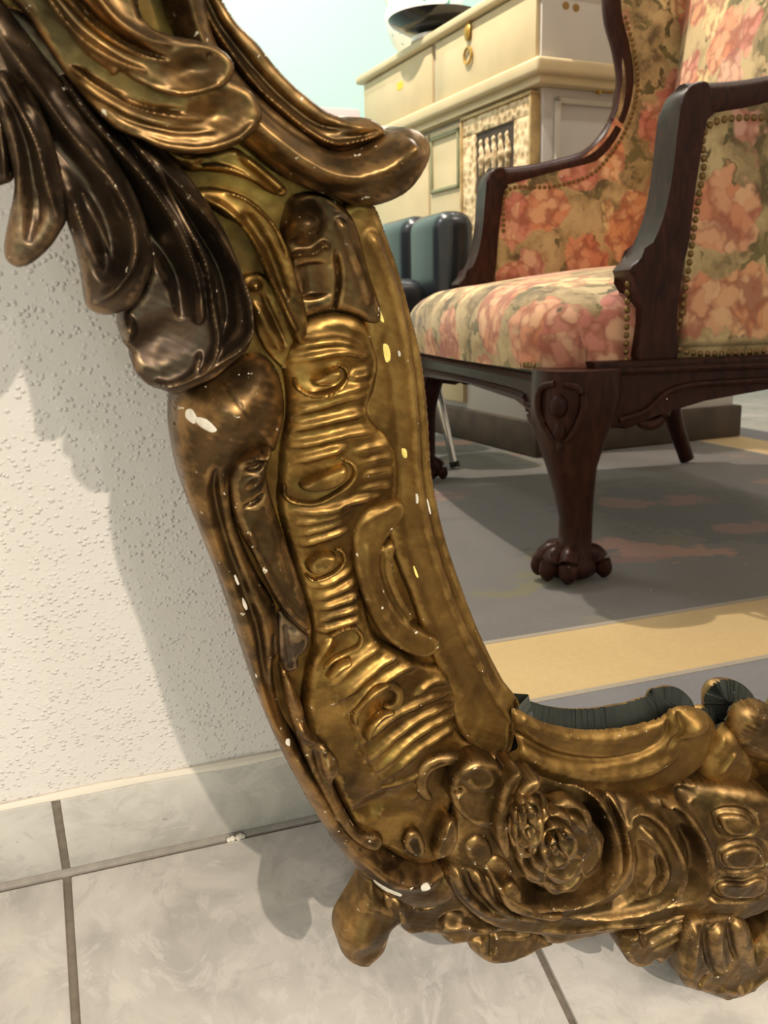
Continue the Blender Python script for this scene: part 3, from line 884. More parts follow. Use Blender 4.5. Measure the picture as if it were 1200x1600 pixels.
relief('acanthus_lobe', [(20, -90), (60, -20), (100, 40), (136, 84), (168, 108), (178, 118), (192, 112), (216, 128), (258, 146), (292, 151), (332, 143), (356, 130), (366, 110), (359, 90), (340, 74), (310, 64), (268, 55), (236, 42), (218, 10), (200, -90)],
       33, G_BRONZE, R=2.4, H=2.2, back=18, fw=35, amp=1.6, feats=[
           rg([(60, -20), (104, 38), (140, 72), (190, 100), (230, 112)], 14, 2.8, 'v', (.05, .5)), rg([(90, -20), (125, 22), (165, 55), (205, 78), (262, 96)], 10, 2.4, 'v', (.05, .3)),
           rg([(104, -20), (142, 25), (186, 60), (230, 82), (266, 92)], 8, -2.4, 'g', (.05, .3)), rg([(60, 0), (92, 42), (128, 80), (165, 104)], 8, 1.2, 'v', (.05, .2)),
           rg([(140, -20), (180, 30), (225, 60), (270, 72)], 14, 2.2, 'v', (.05, .5)), rg([(208, -40), (214, 0), (224, 32)], 6, -2.2, 'g', (.1, .1)), dm((305, 108), 62, -2.4, 34, 10), rg([(190, 112), (240, 138), (295, 146), (345, 132)], 6, .8, 'g', (.1, .1)), dm((328, 86), 7, -.6)])

# --- lower left: toe, hanging leaves and the little leaf buds
relief('toe', [(576, 1366), (600, 1386), (626, 1404), (634, 1426), (614, 1440), (606, 1456), (600, 1475), (586, 1490), (570, 1502), (550, 1500), (535, 1488), (529, 1470), (532, 1448), (545, 1425), (560, 1400), (570, 1380)],
       5, G_LOW, R=8, H=8, back=-8, fw=12, feats=[dm((568, 1465), 32, 2.6, 36, 0), rg([(578, 1380), (600, 1412), (626, 1420)], 6, -1.5, 'g'), dm((545, 1445), 10, -1.2, 16, 30), rg([(552, 1425), (546, 1450), (540, 1462)], 3, .8, 'g')])
relief('hanging_leaf', [(598, 1392), (660, 1406), (705, 1380), (742, 1420), (800, 1440), (858, 1458), (860, 1470), (844, 1476), (815, 1490), (790, 1499), (760, 1499), (736, 1482), (726, 1468), (700, 1469), (682, 1455), (660, 1452), (634, 1453), (622, 1438), (606, 1446)],
       8, G_LOW, R=5, H=5, back=-8, fw=13, feats=[
           rg([(690, 1452), (720, 1444), (745, 1450), (780, 1452)], 7, 2.6, 'g', (.2, .2)), dm((705, 1434), 22, -3.2, 12, 0), rg([(750, 1470), (756, 1488)], 6, 1.6, 'g'), rg([(730, 1470), (780, 1462), (830, 1462)], 5, -2.0, 'g', (.2, .2)),
           rg([(770, 1466), (768, 1490)], 5, -1.6, 'g'), rg([(640, 1410), (660, 1420), (690, 1412)], 6, 1.2, 'g'), rg([(620, 1400), (630, 1440)], 5, 1.2, 'g')])
relief('leaf_bud', [(630, 1322), (636, 1300), (652, 1298), (662, 1312), (664, 1330), (656, 1338), (640, 1334)], 12, G_LOW, R=3, H=2.4, back=4, amp=.6, feats=[dm((648, 1316), 13, -1.6)])
relief('leaf_bud', [(676, 1336), (682, 1304), (694, 1284), (706, 1276), (714, 1284), (715, 1308), (704, 1330), (690, 1338)], 13, G_LOW, R=4, H=3.4, back=4, feats=[rg([(684, 1330), (694, 1308), (702, 1286)], 4, 1.4, 'g')])
relief('leaf_bud', [(722, 1316), (740, 1300), (760, 1305), (770, 1330), (760, 1352), (740, 1352), (726, 1340)], 14, G_LOW, R=5, H=4, back=4)
relief('leaf_bud', [(752, 1345), (775, 1330), (798, 1345), (800, 1362), (780, 1372), (760, 1366)], 15, G_LOW, R=5, H=4, back=4)
relief('leaf_bud', [(648, 1215), (655, 1195), (672, 1182), (700, 1176), (720, 1180), (716, 1192), (690, 1196), (672, 1206), (668, 1228), (676, 1246), (662, 1248), (650, 1236)], 11, G_LOW, R=3, H=3, back=4)

# --- bottom rail: C-scrolls, cartouche and fan foot
beads = [[(1128, 1282), (1140, 1276), (1160, 1274), (1172, 1282), (1170, 1294), (1158, 1300), (1140, 1302), (1130, 1296)], [(1132, 1336), (1150, 1326), (1178, 1322), (1190, 1332), (1188, 1346), (1168, 1352), (1142, 1356), (1131, 1348)], [(1124, 1388), (1136, 1380), (1160, 1378), (1180, 1370), (1194, 1372), (1194, 1386), (1180, 1398), (1150, 1404), (1130, 1402)]]


def grow(poly, kx, ky):
    P_ = np.array(poly, float)
    c_ = P_.mean(0)
    return [tuple(p) for p in (P_ - c_) * np.array([kx, ky]) + c_]


rail_f = [rg([(908, 1240), (938, 1254), (960, 1290), (964, 1335), (950, 1378), (922, 1408), (880, 1424), (830, 1426), (792, 1404), (770, 1372)], 11, 5.0, 'v', (.05, .1), 28),
          rg([(925, 1270), (940, 1310), (938, 1355), (910, 1392), (860, 1406), (815, 1390)], 20, -5.5, 's', (.2, .2), 25),
          rg([(978, 1268), (988, 1310), (986, 1352), (964, 1396), (926, 1424)], 7, 2.8, 'v', (.15, .2), 32), rg([(968, 1264), (977, 1310), (974, 1350), (952, 1394)], 5, -2.0, 'g', (.15, .2), 30),
          rg([(992, 1310), (998, 1290), (1020, 1284), (1044, 1300), (1060, 1336), (1060, 1376), (1044, 1408), (1010, 1430), (950, 1448), (900, 1458)], 9, 4.4, 'v', (.05, .15), 32),
          rg([(1012, 1308), (1030, 1324), (1040, 1356), (1032, 1390), (1004, 1420)], 7, 2.6, 'v', (.15, .2), 32), rg([(1002, 1318), (1006, 1360), (990, 1400), (960, 1425)], 15, -4.0, 's', (.1, .2), 28), rg([(1024, 1330), (1028, 1362), (1014, 1396)], 7, -2.4, 's', (.2, .2), 28),
          rg([(1058, 1284), (1072, 1277), (1090, 1292), (1106, 1326), (1110, 1362), (1098, 1398), (1070, 1422), (1020, 1440)], 9, 4.4, 'v', (.05, .2), 35), rg([(1072, 1300), (1086, 1335), (1086, 1372), (1066, 1408)], 14, -4.0, 's', (.15, .2), 32),
          rg([(845, 1462), (900, 1462), (960, 1452), (1020, 1442), (1090, 1426)], 8, 1.8, 'v', (.1, .1), 24),
          rg([(1040, 1262), (1060, 1246), (1090, 1240), (1110, 1250)], 9, 3.0, 'v', (.2, .2), 30), dm((1085, 1262), 22, -3.0, 12, 0, 's', 30), rg([(1110, 1412), (1150, 1410), (1195, 1398)], 6, 2.6, 'v', (.1, .1), 34)]
for pl, gw in zip(beads, (31, 34.4, 34.6)):
    g1 = grow(pl, 1.20, 1.36)
    rail_f.append(rg(g1 + g1[:1], 3.6, -1.2, 'g', (0, 0), gw))
relief('bottom_rail', [(700, 1392), (702, 1350), (712, 1300), (724, 1250), (748, 1212), (790, 1192), (850, 1212), (920, 1236), (1000, 1246), (1060, 1232), (1100, 1222), (1170, 1222), (1215, 1260), (1225, 1340), (1215, 1385), (1130, 1404), (1070, 1420), (1000, 1442), (940, 1458), (865, 1476), (845, 1464), (800, 1455), (745, 1430)],
       17, G_LOW, R=6, H=5, back=-9, fw=24, feats=rail_f, amp=1.8,
       ctrl=[(720, 1380, -4), (740, 1240, -9), (860, 1222, -11), (980, 1255, -5), (1090, 1245, -3), (870, 1330, -5), (960, 1340, 6), (1040, 1340, 11), (1150, 1340, 14), (1150, 1262, 9), (1150, 1400, 12), (1060, 1415, 3), (960, 1445, -1), (865, 1466, -3), (790, 1425, -3), (1200, 1300, 12)])
relief('side_acanthus', [(700, 1352), (714, 1346), (740, 1352), (764, 1366), (772, 1392), (790, 1410), (830, 1424), (880, 1432), (890, 1444), (866, 1456), (800, 1452), (752, 1436), (716, 1405), (700, 1378)],
       16, G_LOW, R=4, H=4, back=6, fw=20, feats=[
           rg([(712, 1358), (722, 1390), (752, 1420), (800, 1438)], 6, 2.0, 'g', (.1, .2)), rg([(745, 1362), (758, 1395), (790, 1424), (850, 1440)], 6, 2.2, 'g', (.1, .2)), rg([(728, 1362), (740, 1395), (770, 1425)], 5, -2.0, 'g', (.1, .2)), rg([(764, 1370), (772, 1396), (800, 1418)], 4, 1.5, 'g')])
relief('scroll_bud', [(780, 1398), (788, 1380), (802, 1376), (812, 1388), (820, 1412), (850, 1424), (880, 1428), (860, 1436), (820, 1430), (792, 1418)], 22, G_LOW, R=4, H=3.4, back=8)
relief('petal_tab', [(1098, 1160), (1114, 1136), (1136, 1128), (1150, 1146), (1168, 1182), (1160, 1206), (1138, 1226), (1112, 1226), (1090, 1212), (1086, 1190)],
       7, G_RAIL, R=10, H=11, back=.2, under=8, feats=[rg([(1112, 1190), (1130, 1165), (1140, 1140)], 6, 1.6, 'g', (.2, .2)), rg([(1128, 1205), (1146, 1180)], 5, 1.4, 'g')])
relief('scroll_knob', [(1132, 1128), (1142, 1102), (1166, 1090), (1192, 1096), (1212, 1118), (1218, 1150), (1206, 1180), (1188, 1186), (1160, 1176), (1140, 1156)],
       9, G_LOW, R=14, H=12, back=.2, under=13, fw=18)

for pl in beads:
    relief('bead', pl, top_of('bottom_rail', np.mean(np.array(pl, float), 0)), G_LOW, R=2.6, H=2.2, step=.5, wobble=.04, follow='bottom_rail', amp=0)

relief('fan_leaf', [(1092, 1418), (1050, 1428), (1008, 1450), (985, 1460), (972, 1468), (970, 1482), (980, 1500), (996, 1508), (1016, 1504), (1022, 1496), (1030, 1504), (1040, 1494), (1060, 1476), (1086, 1456), (1104, 1432)],
       24, G_LOW, R=4, H=3.4, back=10, fw=28, feats=[rg([(1080, 1440), (1048, 1456), (1012, 1476)], 11, 2.2, 's', (.4, .05)), rg([(1085, 1424), (1040, 1442), (1006, 1462), (1008, 1482)], 3.5, -1.5, 'g', (.1, .1)), rg([(1090, 1448), (1050, 1472), (1020, 1486)], 5, 1.2, 'g', (.2, .1)), rg([(1076, 1425), (1020, 1450), (986, 1478)], 6, .8, 'g', (.2, .1)), dm((980, 1478), 10, -2, 16, 0)])
relief('foot_leaf', [(1072, 1440), (1108, 1430), (1150, 1426), (1166, 1440), (1174, 1462), (1186, 1490), (1188, 1510), (1176, 1520), (1170, 1514), (1179, 1530), (1181, 1546), (1171, 1560), (1150, 1567), (1122, 1556), (1102, 1548), (1076, 1541), (1062, 1526), (1060, 1484)],
       30, G_LOW, R=5, H=4.4, back=16, fw=35, feats=[
           rg([(1119, 1446), (1118, 1478), (1124, 1508)], 16, 3.2, 's', (.1, 0)), rg([(1104, 1444), (1104, 1482), (1114, 1516), (1130, 1520), (1140, 1506)], 4, -1.8, 'g', (.1, .1)),
           rg([(1150, 1440), (1160, 1470), (1174, 1505)], 15, 2.8, 's', (.1, 0)), rg([(1138, 1440), (1144, 1476), (1152, 1500)], 4, -1.8, 'g', (.1, .1)), rg([(1086, 1450), (1084, 1490), (1078, 1528)], 8, 2.4, 'g', (.1, .05)), rg([(1096, 1540), (1102, 1528)], 4, -1.6, 'g'),
           rg([(1130, 1548), (1160, 1552), (1174, 1540)], 6, 1.2, 'g')])
# --- roses: every petal a carved piece of its own


def rose(c, w, rx, ry, seed, rings, tilt=0.0):
    rr = random.Random(seed)
    el = lambda a, f, sx=0.0: (c[0] + rx * f * math.cos(a) + sx, c[1] + ry * f * math.sin(a))
    base = relief('rose', [el(2 * math.pi * k / 14, .93 + .04 * math.sin(3 * k)) for k in range(14)], w - 4, G_LOW, R=6, H=5, back=w - 24, amp=1, wobble=.1)
    for ri, (n_, r0, r1, dw, half_a) in enumerate(rings):
        off = rr.uniform(0, 6)
        for i in range(n_):
            a = off + i * 2 * math.pi / n_ + rr.uniform(-.08, .08)
            k1 = r1 * rr.uniform(.94, 1.06)
            sh = (c[0] * 0 - tilt * dw * .9)
            P_ = [el(a - half_a * .5, r0, sh), el(a - half_a, (r0 + k1) * .55, sh), el(a - half_a * .86, k1 * .90, sh), el(a - half_a * .4, k1 * 1.02, sh), el(a, k1 * .98, sh), el(a + half_a * .4, k1 * 1.03, sh), el(a + half_a * .86, k1 * .90, sh), el(a + half_a, (r0 + k1) * .55, sh), el(a + half_a * .5, r0, sh)]
            lip = [el(a - half_a * .8, k1 * .84, sh), el(a, k1 * .93, sh), el(a + half_a * .8, k1 * .84, sh)]
            dish = el(a, (r0 + k1) * .52, sh)
            relief('petal', P_, w + dw + (i % 2) * .9, G_LOW, R=1.6, H=1.6, back=w + dw - 5, step=.55, parent=base, amp=1, wobble=.06,
                   feats=[rg(lip, 8, 2.0, 'v', (.15, .15)), dm(dish, rx * (k1 - r0) * .55, -1.8, ry * (k1 - r0) * .42, math.degrees(a))])
    return base


RINGS = [(5, .40, 1.0, 0, .74), (4, .22, .74, 4.5, .90), (3, .05, .46, 9, 1.15), (2, .0, .22, 12, 1.4)]
rose((872, 1320), 24, 66, 76, 3, RINGS)
rose((824, 1284), 27, 34, 58, 9, RINGS[:3], .0)
# --- the broken flower at the head of the rail: a worn plaque with a peg hole and stubs of petals
relief('broken_flower', [(702, 1240), (712, 1205), (738, 1186), (768, 1190), (788, 1206), (800, 1235), (796, 1268), (776, 1290), (742, 1288), (716, 1268)],
       18, G_LOW, R=2.5, H=3, back=2, fw=22, amp=1, feats=[dm((719, 1240), 8, -4.5), rg([(712, 1262), (740, 1284), (770, 1286)], 6, 1.2, 'v'), rg([(730, 1206), (752, 1200), (770, 1212), (768, 1228), (748, 1232), (736, 1222)], 5, 1.0, 'v'), rg([(704, 1208), (724, 1192), (754, 1186), (786, 1198)], 7, 1.6, 'v'), rg([(722, 1226), (748, 1240), (790, 1244)], 4, -.8, 'g')])
relief('broken_petal', [(774, 1300), (778, 1262), (786, 1230), (800, 1210), (812, 1204), (814, 1216), (802, 1240), (794, 1275), (796, 1330), (786, 1336)], 26, G_LOW, R=2.2, H=2.2, back=10)
relief('broken_petal', [(800, 1296), (806, 1250), (820, 1226), (840, 1216), (842, 1228), (824, 1246), (816, 1280), (820, 1330), (810, 1340)], 29, G_LOW, R=2.2, H=2.2, back=10)
relief('rail_fragment', [(786, 1196), (830, 1204), (842, 1216), (836, 1236), (812, 1232), (796, 1222)], 18, G_DARK, R=4, H=3, back=2)

# --- right half: the same carvings turned over about the axis
for o in HALF:
    c = copy_tree(o)
    mtx = Matrix.Scale(-1, 4, (1, 0, 0))
    c.parent = mirror
    if o.type == 'EMPTY':
        c.matrix_local = mtx @ Matrix.LocRotScale(o.location, o.rotation_euler, None)
    else:
        c.scale = (-1, 1, 1)

# --- crest rail above the photograph's edge, so that the frame closes
tops = np.array([(-423, 640), (-373, 690), (-270, 715), (-140, 735), (0, 748), (140, 735), (270, 715), (373, 690), (423, 640)], float)
bm = bmesh.new()
pt = cr(tops, 8)
tube(bm, [(a / 1000, b / 1000, .004) for a, b in pt], [.026] * len(pt), 16, .55, (0, 0, 1))
obj_bm('crest_rail', bm, G_BRONZE, mirror)
bm = bmesh.new()
tube(bm, [(a * .94 / 1000, (b - 30) / 1000, .006) for a, b in pt], [.011] * len(pt), 12, .8, (0, 0, 1))
obj_bm('sight_moulding', bm, G_RAIL, mirror)

# --- glass and back board, cut to the opening
half = [(0, 172), (-143, 182), (-201, 215), (-255, 300), (-285, 400), (-300, 470), (-326, 520), (-362, 580), (-392, 660), (-280, 700), (-120, 720)]
poly = half + [(-x, y) for x, y in half[::-1] if x != 0] 
bm = bmesh.new()
prism(bm, [(a / 1000, b / 1000) for a, b in poly], -.004, 0.0, lambda a, b, d: (a, b, d))
obj_bm('mirror_glass', bm, M_GLASS, mirror, smooth=False)['label'] = 'silvered glass reflecting armchair, rug and white cabinet'
bm = bmesh.new()
prism(bm, [(a * 1.03 / 1000, (b * 1.01) / 1000) for a, b in poly], -.0105, -.0045, lambda a, b, d: (a, b, d))
obj_bm('back_board', bm, M_BACK, mirror, smooth=False)

# ------------------------------------------------------------------ rug under the chair
RX0, RX1, RYN, RYF = 0.16, 2.20, -0.415, -3.10


def rug_mat(name, ca, cb, flowers=False):
    m = NT(name)
    co = m.coord('Object')
    c = m.mix(m.noise(co, 7, 5, .6), ca, cb)
    c = m.mix(m.math('MULTIPLY', m.noise(co, 160, 2), .35), c, tuple(x * .6 for x in ca))
    if flowers:
        wob = m.n('ShaderNodeVectorMath', operation='MULTIPLY_ADD')
        m.l(m.noise(co, 9, 3, .6, 0, True), wob.inputs[0])
        wob.inputs[1].default_value = (.16, .16, 0)
        m.l(co, wob.inputs[2])
        v1 = m.vor(wob.outputs[0], 5.2)
        vc = m.vor(wob.outputs[0], 5.2, 'Color')
        sep = m.n('ShaderNodeSeparateColor')
        m.l(vc, sep.inputs[0])
        cl = m.math('MULTIPLY', m.sm(m.noise(co, 2.2, 2), .54, .62), .5)
        leafm = m.math('MULTIPLY', m.sm(m.noise(wob.outputs[0], 11, 3), .50, .56), cl)
        c = m.mix(leafm, c, m.mix(sep.outputs[1], srgb(70, 68, 62), srgb(112, 104, 70)))
        fl = m.math('MULTIPLY', m.math('SUBTRACT', 1.0, m.sm(v1, .36, .44)), cl)
        fl = m.math('MULTIPLY', fl, m.sm(sep.outputs[0], .35, .4))
        pet = m.vor(wob.outputs[0], 17)
        fc = m.ramp(sep.outputs[2], [(.0, srgb(176, 132, 112)), (.5, srgb(190, 150, 120)), (1.0, srgb(150, 110, 104))])
        fc = m.mix(m.sm(pet, .1, .7), fc, srgb(120, 84, 76))
        c = m.mix(fl, c, fc)
        # the woven sprays by the front legs
        navy, sal, ros, oli = srgb(52, 54, 62), srgb(172, 124, 106), srgb(140, 96, 88), srgb(104, 98, 66)
        for (bx, by, ra, rb, col) in ((.06, .46, .17, .16, navy), (.05, .68, .10, .07, navy), (-.30, .66, .09, .03, navy), (-.01, .40, .05, .03, ros), (.12, .44, .06, .035, ros), (-.196, .735, .045, .03, sal), (-.245, .672, .042, .03, sal), (-.126, .786, .055, .03, sal), (-.25, .765, .03, .018, ros), (.07, .66, .05, .03, ros), (-.30, .72, .025, .016, ros), (-.50, .845, .075, .016, oli), (-.44, .80, .05, .012, oli), (-.38, .68, .03, .02, oli), (-.12, .70, .03, .02, oli), (.0, -.58, .06, .04, sal), (.12, .76, .03, .018, srgb(168, 150, 116))):
            sp_ = m.n('ShaderNodeVectorMath', operation='SUBTRACT')
            m.l(wob.outputs[0], sp_.inputs[0])
            sp_.inputs[1].default_value = (bx + .08, by + .08, 0)
            sc_ = m.n('ShaderNodeVectorMath', operation='MULTIPLY')
            m.l(sp_.outputs[0], sc_.inputs[0])
            sc_.inputs[1].default_value = (.72 / ra, .62 / rb, 0)
            ln = m.n('ShaderNodeVectorMath', operation='LENGTH')
            m.l(sc_.outputs[0], ln.inputs[0])
            f_ = m.math('SUBTRACT', 1.0, m.sm(m.math('ADD', ln.outputs['Value'], m.math('MULTIPLY', m.math('SUBTRACT', m.noise(co, 60, 3), .5), 1.3)), .62, 1.12))
            c = m.mix(m.math('MULTIPLY', f_, .85), c, col)
    m.base(c).p(rough=.95, sheen=.3)
    m.bump(m.noise(co, 420, 2), .4, .002)
    return m.m


rug = empty('floral_rug', ((RX0 + RX1) / 2, (RYN + RYF) / 2, 0))
tag(rug, 'grey blue floral wool rug with a broad ochre border under the armchair', 'rug')
GREY = rug_mat('rug_grey_border', srgb(104, 104, 112), srgb(122, 120, 122))
FIELD = rug_mat('rug_grey_field', srgb(86, 83, 84), srgb(114, 108, 105), True)
OCHRE = rug_mat('rug_ochre_border', srgb(196, 166, 112), srgb(208, 180, 126))
LINE = rug_mat('rug_line', srgb(150, 140, 128), srgb(168, 156, 138))
hx, hy = (RX1 - RX0) / 2, (RYN - RYF) / 2


def band(name, a, b, mat, z):
    """rectangular ring between insets a and b."""
    bm = bmesh.new()
    for (x0, x1, y0, y1) in ((-hx + a, hx - a, hy - b, hy - a), (-hx + a, hx - a, -hy + a, -hy + b), (-hx + a, -hx + b, -hy + b, hy - b), (hx - b, hx - a, -hy + b, hy - b)):
        bm_box(bm, x0, x1, y0, y1, 0.0, z)
    return obj_bm(name, bm, mat, rug, False)


band('outer_border', 0, .133, GREY, .0090)
band('border_line', .133, .143, LINE, .0094)
band('ochre_border', .143, .312, OCHRE, .0090)
band('border_line', .312, .322, LINE, .0094)
bm = bmesh.new()
bm_box(bm, -hx + .322, hx - .322, -hy + .322, hy - .322, 0, .0090)
obj_bm('field', bm, FIELD, rug, False)

# ------------------------------------------------------------------ the armchair seen in the glass
m = NT('floral_tapestry')
co = m.coord('Object')
wob = m.n('ShaderNodeVectorMath', operation='MULTIPLY_ADD')
m.l(m.noise(co, 14, 3, .6, 0, True), wob.inputs[0])
wob.inputs[1].default_value = (.09, .09, .09)
m.l(co, wob.inputs[2])
wv = wob.outputs[0]
v1 = m.vor(wv, 8.5)
sep = m.n('ShaderNodeSeparateColor')
m.l(m.vor(wv, 8.5, 'Color'), sep.inputs[0])
pd = m.vor(wv, 34)
psep = m.n('ShaderNodeSeparateColor')
m.l(m.vor(wv, 34, 'Color'), psep.inputs[0])
bgc = m.ramp(m.noise(wv, 13, 4), [(.36, srgb(98, 82, 54)), (.48, srgb(164, 142, 102)), (.62, srgb(196, 174, 130))])
leaf = m.sm(m.noise(wv, 19, 3, .5), .56, .60)
bgc = m.mix(leaf, bgc, m.mix(psep.outputs[1], srgb(92, 84, 52), srgb(132, 120, 78)))
fcol = m.ramp(sep.outputs[0], [(.0, srgb(206, 132, 98)), (.26, srgb(214, 150, 108)), (.46, srgb(198, 124, 110)), (.62, srgb(214, 194, 138)), (.80, srgb(190, 130, 124)), (.92, srgb(216, 156, 104))], 'CONSTANT')
fcol = m.mix(m.math('MULTIPLY', psep.outputs[0], .55), fcol, srgb(236, 206, 164))
fcol = m.mix(m.math('MULTIPLY', m.sm(pd, .35, .75), .75), fcol, srgb(150, 84, 66))
fm = m.math('SUBTRACT', 1.0, m.sm(v1, .50, .56))
c = m.mix(fm, bgc, fcol)
m.base(c).p(rough=.9, sheen=.2)
m.bump(m.noise(co, 700, 2), .3, .001)
TAP = m.m

m = NT('dark_mahogany')
co = m.coord('Object', (4, 4, 1))
m.base(m.ramp(m.noise(co, 14, 5, .6, 1.5), [(.3, srgb(34, 19, 17)), (.6, srgb(58, 33, 27)), (.8, srgb(76, 45, 36))])).p(rough=.34, coat=.0, spec=.13)
WOOD = m.m
BRASS = plain('antique_brass_nails', srgb(120, 96, 60), .4, .9)

chair = empty('floral_armchair', (.757, -.926, .0098), (0, 0, R_(-83.6)))
tag(chair, 'mahogany bergere armchair in salmon floral tapestry standing on the rug', 'armchair')
CW, CDP = 0.86, 0.66                             # width across the front, depth
SF = lambda x: (lambda a, b, d: (x + d, a, b))   # polygons drawn in the side plane (depth, height)


def side_prism(name, poly, x0, x1, mat, bev=.006, n=5, smooth_poly=True):
    bm = bmesh.new()
    P = cr(poly, n, True) if smooth_poly else poly
    prism(bm, P, x0, x1, lambda a, b, d: (d, a, b), bev)
    return obj_bm(name, bm, mat, chair)


# front legs: cabriole with claw feet
LEGP = [(.335, .062, .0), (.30, .064, .0), (.265, .060, -.004), (.225, .049, -.006), (.185, .037, -.004), (.14, .029, .002), (.10, .0245, .006), (.065, .0245, .006), (.045, .033, .002), (.03, .036, .0)]


def cabriole(x, y):
    bm = bmesh.new()
    rings = []
    for z, r, dy in LEGP:
        rings.append([bm.verts.new((x + r * math.copysign(abs(math.cos(q)) ** .75, math.cos(q)), y + dy + r * math.copysign(abs(math.sin(q)) ** .75, math.sin(q)), z)) for q in [2 * math.pi * k / 24 for k in range(24)]])
    for i in range(len(rings) - 1):
        for k in range(24):
            bm.faces.new((rings[i][k], rings[i][(k + 1) % 24], rings[i + 1][(k + 1) % 24], rings[i + 1][k]))
    bm.faces.new(rings[0]); bm.faces.new(rings[-1])
    bmesh.ops.subdivide_edges(bm, edges=[e for e in bm.edges if abs(e.verts[0].co.z - e.verts[1].co.z) > .01], cuts=1)
    lg = obj_bm('leg', bm, WOOD, chair, angle=60)
    bm = bmesh.new()
    for a in (-150, -110, -70, -30, 60, 120):     # toes of the claw
        ax, ay = math.cos(R_(a)), math.sin(R_(a))
        pa = [(x + ax * .020, y + ay * .020, .052), (x + ax * .040, y + ay * .040, .042), (x + ax * .050, y + ay * .050, .022), (x + ax * .052, y + ay * .052, .007)]
        tube(bm, cr(pa, 4), [.012, .0135, .015, .0155, .0155, .0155, .016, .0155, .015, .0135, .011, .008, .004], 10)
    bmesh.ops.create_uvsphere(bm, u_segments=20, v_segments=12, radius=.044, matrix=Matrix.Translation((x, y, .026)) @ Matrix.Diagonal((1, 1, .58, 1)))
    obj_bm('claw_foot', bm, WOOD, lg, angle=70)
    bm = bmesh.new()                               # carved cabochon on the outer corner of the knee
    sx_ = -1 if x < CW / 2 else 1
    out = Vector((sx_ * .70, -.72, 0)).normalized()
    sid = Vector((-out.y, out.x, 0))
    for dz, r, ro in ((.285, .019, .066), (.248, .014, .062), (.224, .009, .056)):
        c_ = Vector((x, y, dz)) + out * ro
        bmesh.ops.create_uvsphere(bm, u_segments=16, v_segments=10, radius=r, matrix=Matrix.Translation(c_) @ Matrix.Diagonal((.75, .75, 1, 1)))
    for k in (-1, 1):
        pa = [Vector((x, y, z_)) + out * ro + sid * (k * wd) for z_, ro, wd in ((.318, .068, .006), (.310, .062, .030), (.285, .060, .036), (.255, .060, .026), (.232, .058, .010))]
        tube(bm, cr([tuple(p) for p in pa], 5), .0055, 8)
    obj_bm('knee_carving', bm, WOOD, lg, angle=70)
    for dx_, dy_ in ((.092 * -sx_, -.018), (-.012 * -sx_, .118)):     # scrolled ears beside the knee
        bm = bmesh.new()
        q_ = np.linspace(0, 2.2 * math.pi, 26)
        if abs(dx_) > .05: pa = [(x + dx_ + (.030 - .003 * k) * math.cos(k + 2.6) * sx_, y + dy_ - .004, .268 + (.030 - .003 * k) * math.sin(k + 2.6)) for k in q_]
        else: pa = [(x + dx_, y + dy_ - (.030 - .003 * k) * math.cos(k + 2.6), .268 + (.030 - .003 * k) * math.sin(k + 2.6)) for k in q_]
        tube(bm, pa, [.011 - .00025 * k for k in range(26)], 10)
        obj_bm('knee_scroll', bm, WOOD, lg, angle=70)
    return lg


cabriole(.0, .012)
cabriole(CW, .012)
for x in (.0, CW):
    bm = bmesh.new()
    pa = cr([(x, CDP + .02, .32), (x, CDP + .03, .22), (x, CDP + .05, .12), (x, CDP + .095, .0085)], 5)
    tube(bm, pa, np.linspace(.030, .020, len(pa)), 12, .85, (1, 0, 0))
    obj_bm('leg', bm, WOOD, chair)

# seat rails with scrolled brackets
fr = [(.03, .335), (CW - .03, .335), (CW - .03, .275), (CW - .10, .262), (CW - .16, .280), (CW * .5, .282), (.16, .280), (.10, .262), (.03, .240)]
bm = bmesh.new()
prism(bm, fr, -.022, .03, lambda a, b, d: (a, d, b), .006)
tube(bm, [(.05, -.024, .318), (CW - .05, -.024, .318)], .006, 8)
tube(bm, cr([(.06, -.020, .285), (.11, -.022, .272), (.17, -.022, .288), (CW - .17, -.022, .288), (CW - .11, -.022, .272), (CW - .06, -.020, .285)], 6), .005, 8)
obj_bm('front_rail', bm, WOOD, chair)
for x in (0, CW):
    s_ = 1 if x == 0 else -1
    srl = [(.03, .345), (CDP + .03, .345), (CDP + .03, .292), (.34, .292), (.22, .284), (.15, .262), (.09, .240), (.06, .245)]
    bm = bmesh.new()
    prism(bm, srl, x - .022 * s_, x + .03 * s_, lambda a, b, d: (d, a, b), .006)
    tube(bm, [(x - .024 * s_, .06, .330), (x - .024 * s_, CDP, .330)], .006, 8)
    tube(bm, cr([(x - .022 * s_, .075, .255), (x - .024 * s_, .12, .268), (x - .024 * s_, .17, .300), (x - .024 * s_, .30, .306), (x - .023 * s_, CDP, .304)], 6), .0055, 8)
    obj_bm('side_rail', bm, WOOD, chair)
box('back_rail', .02, CW - .02, CDP, CDP + .05, .275, .345, WOOD, chair, .005)

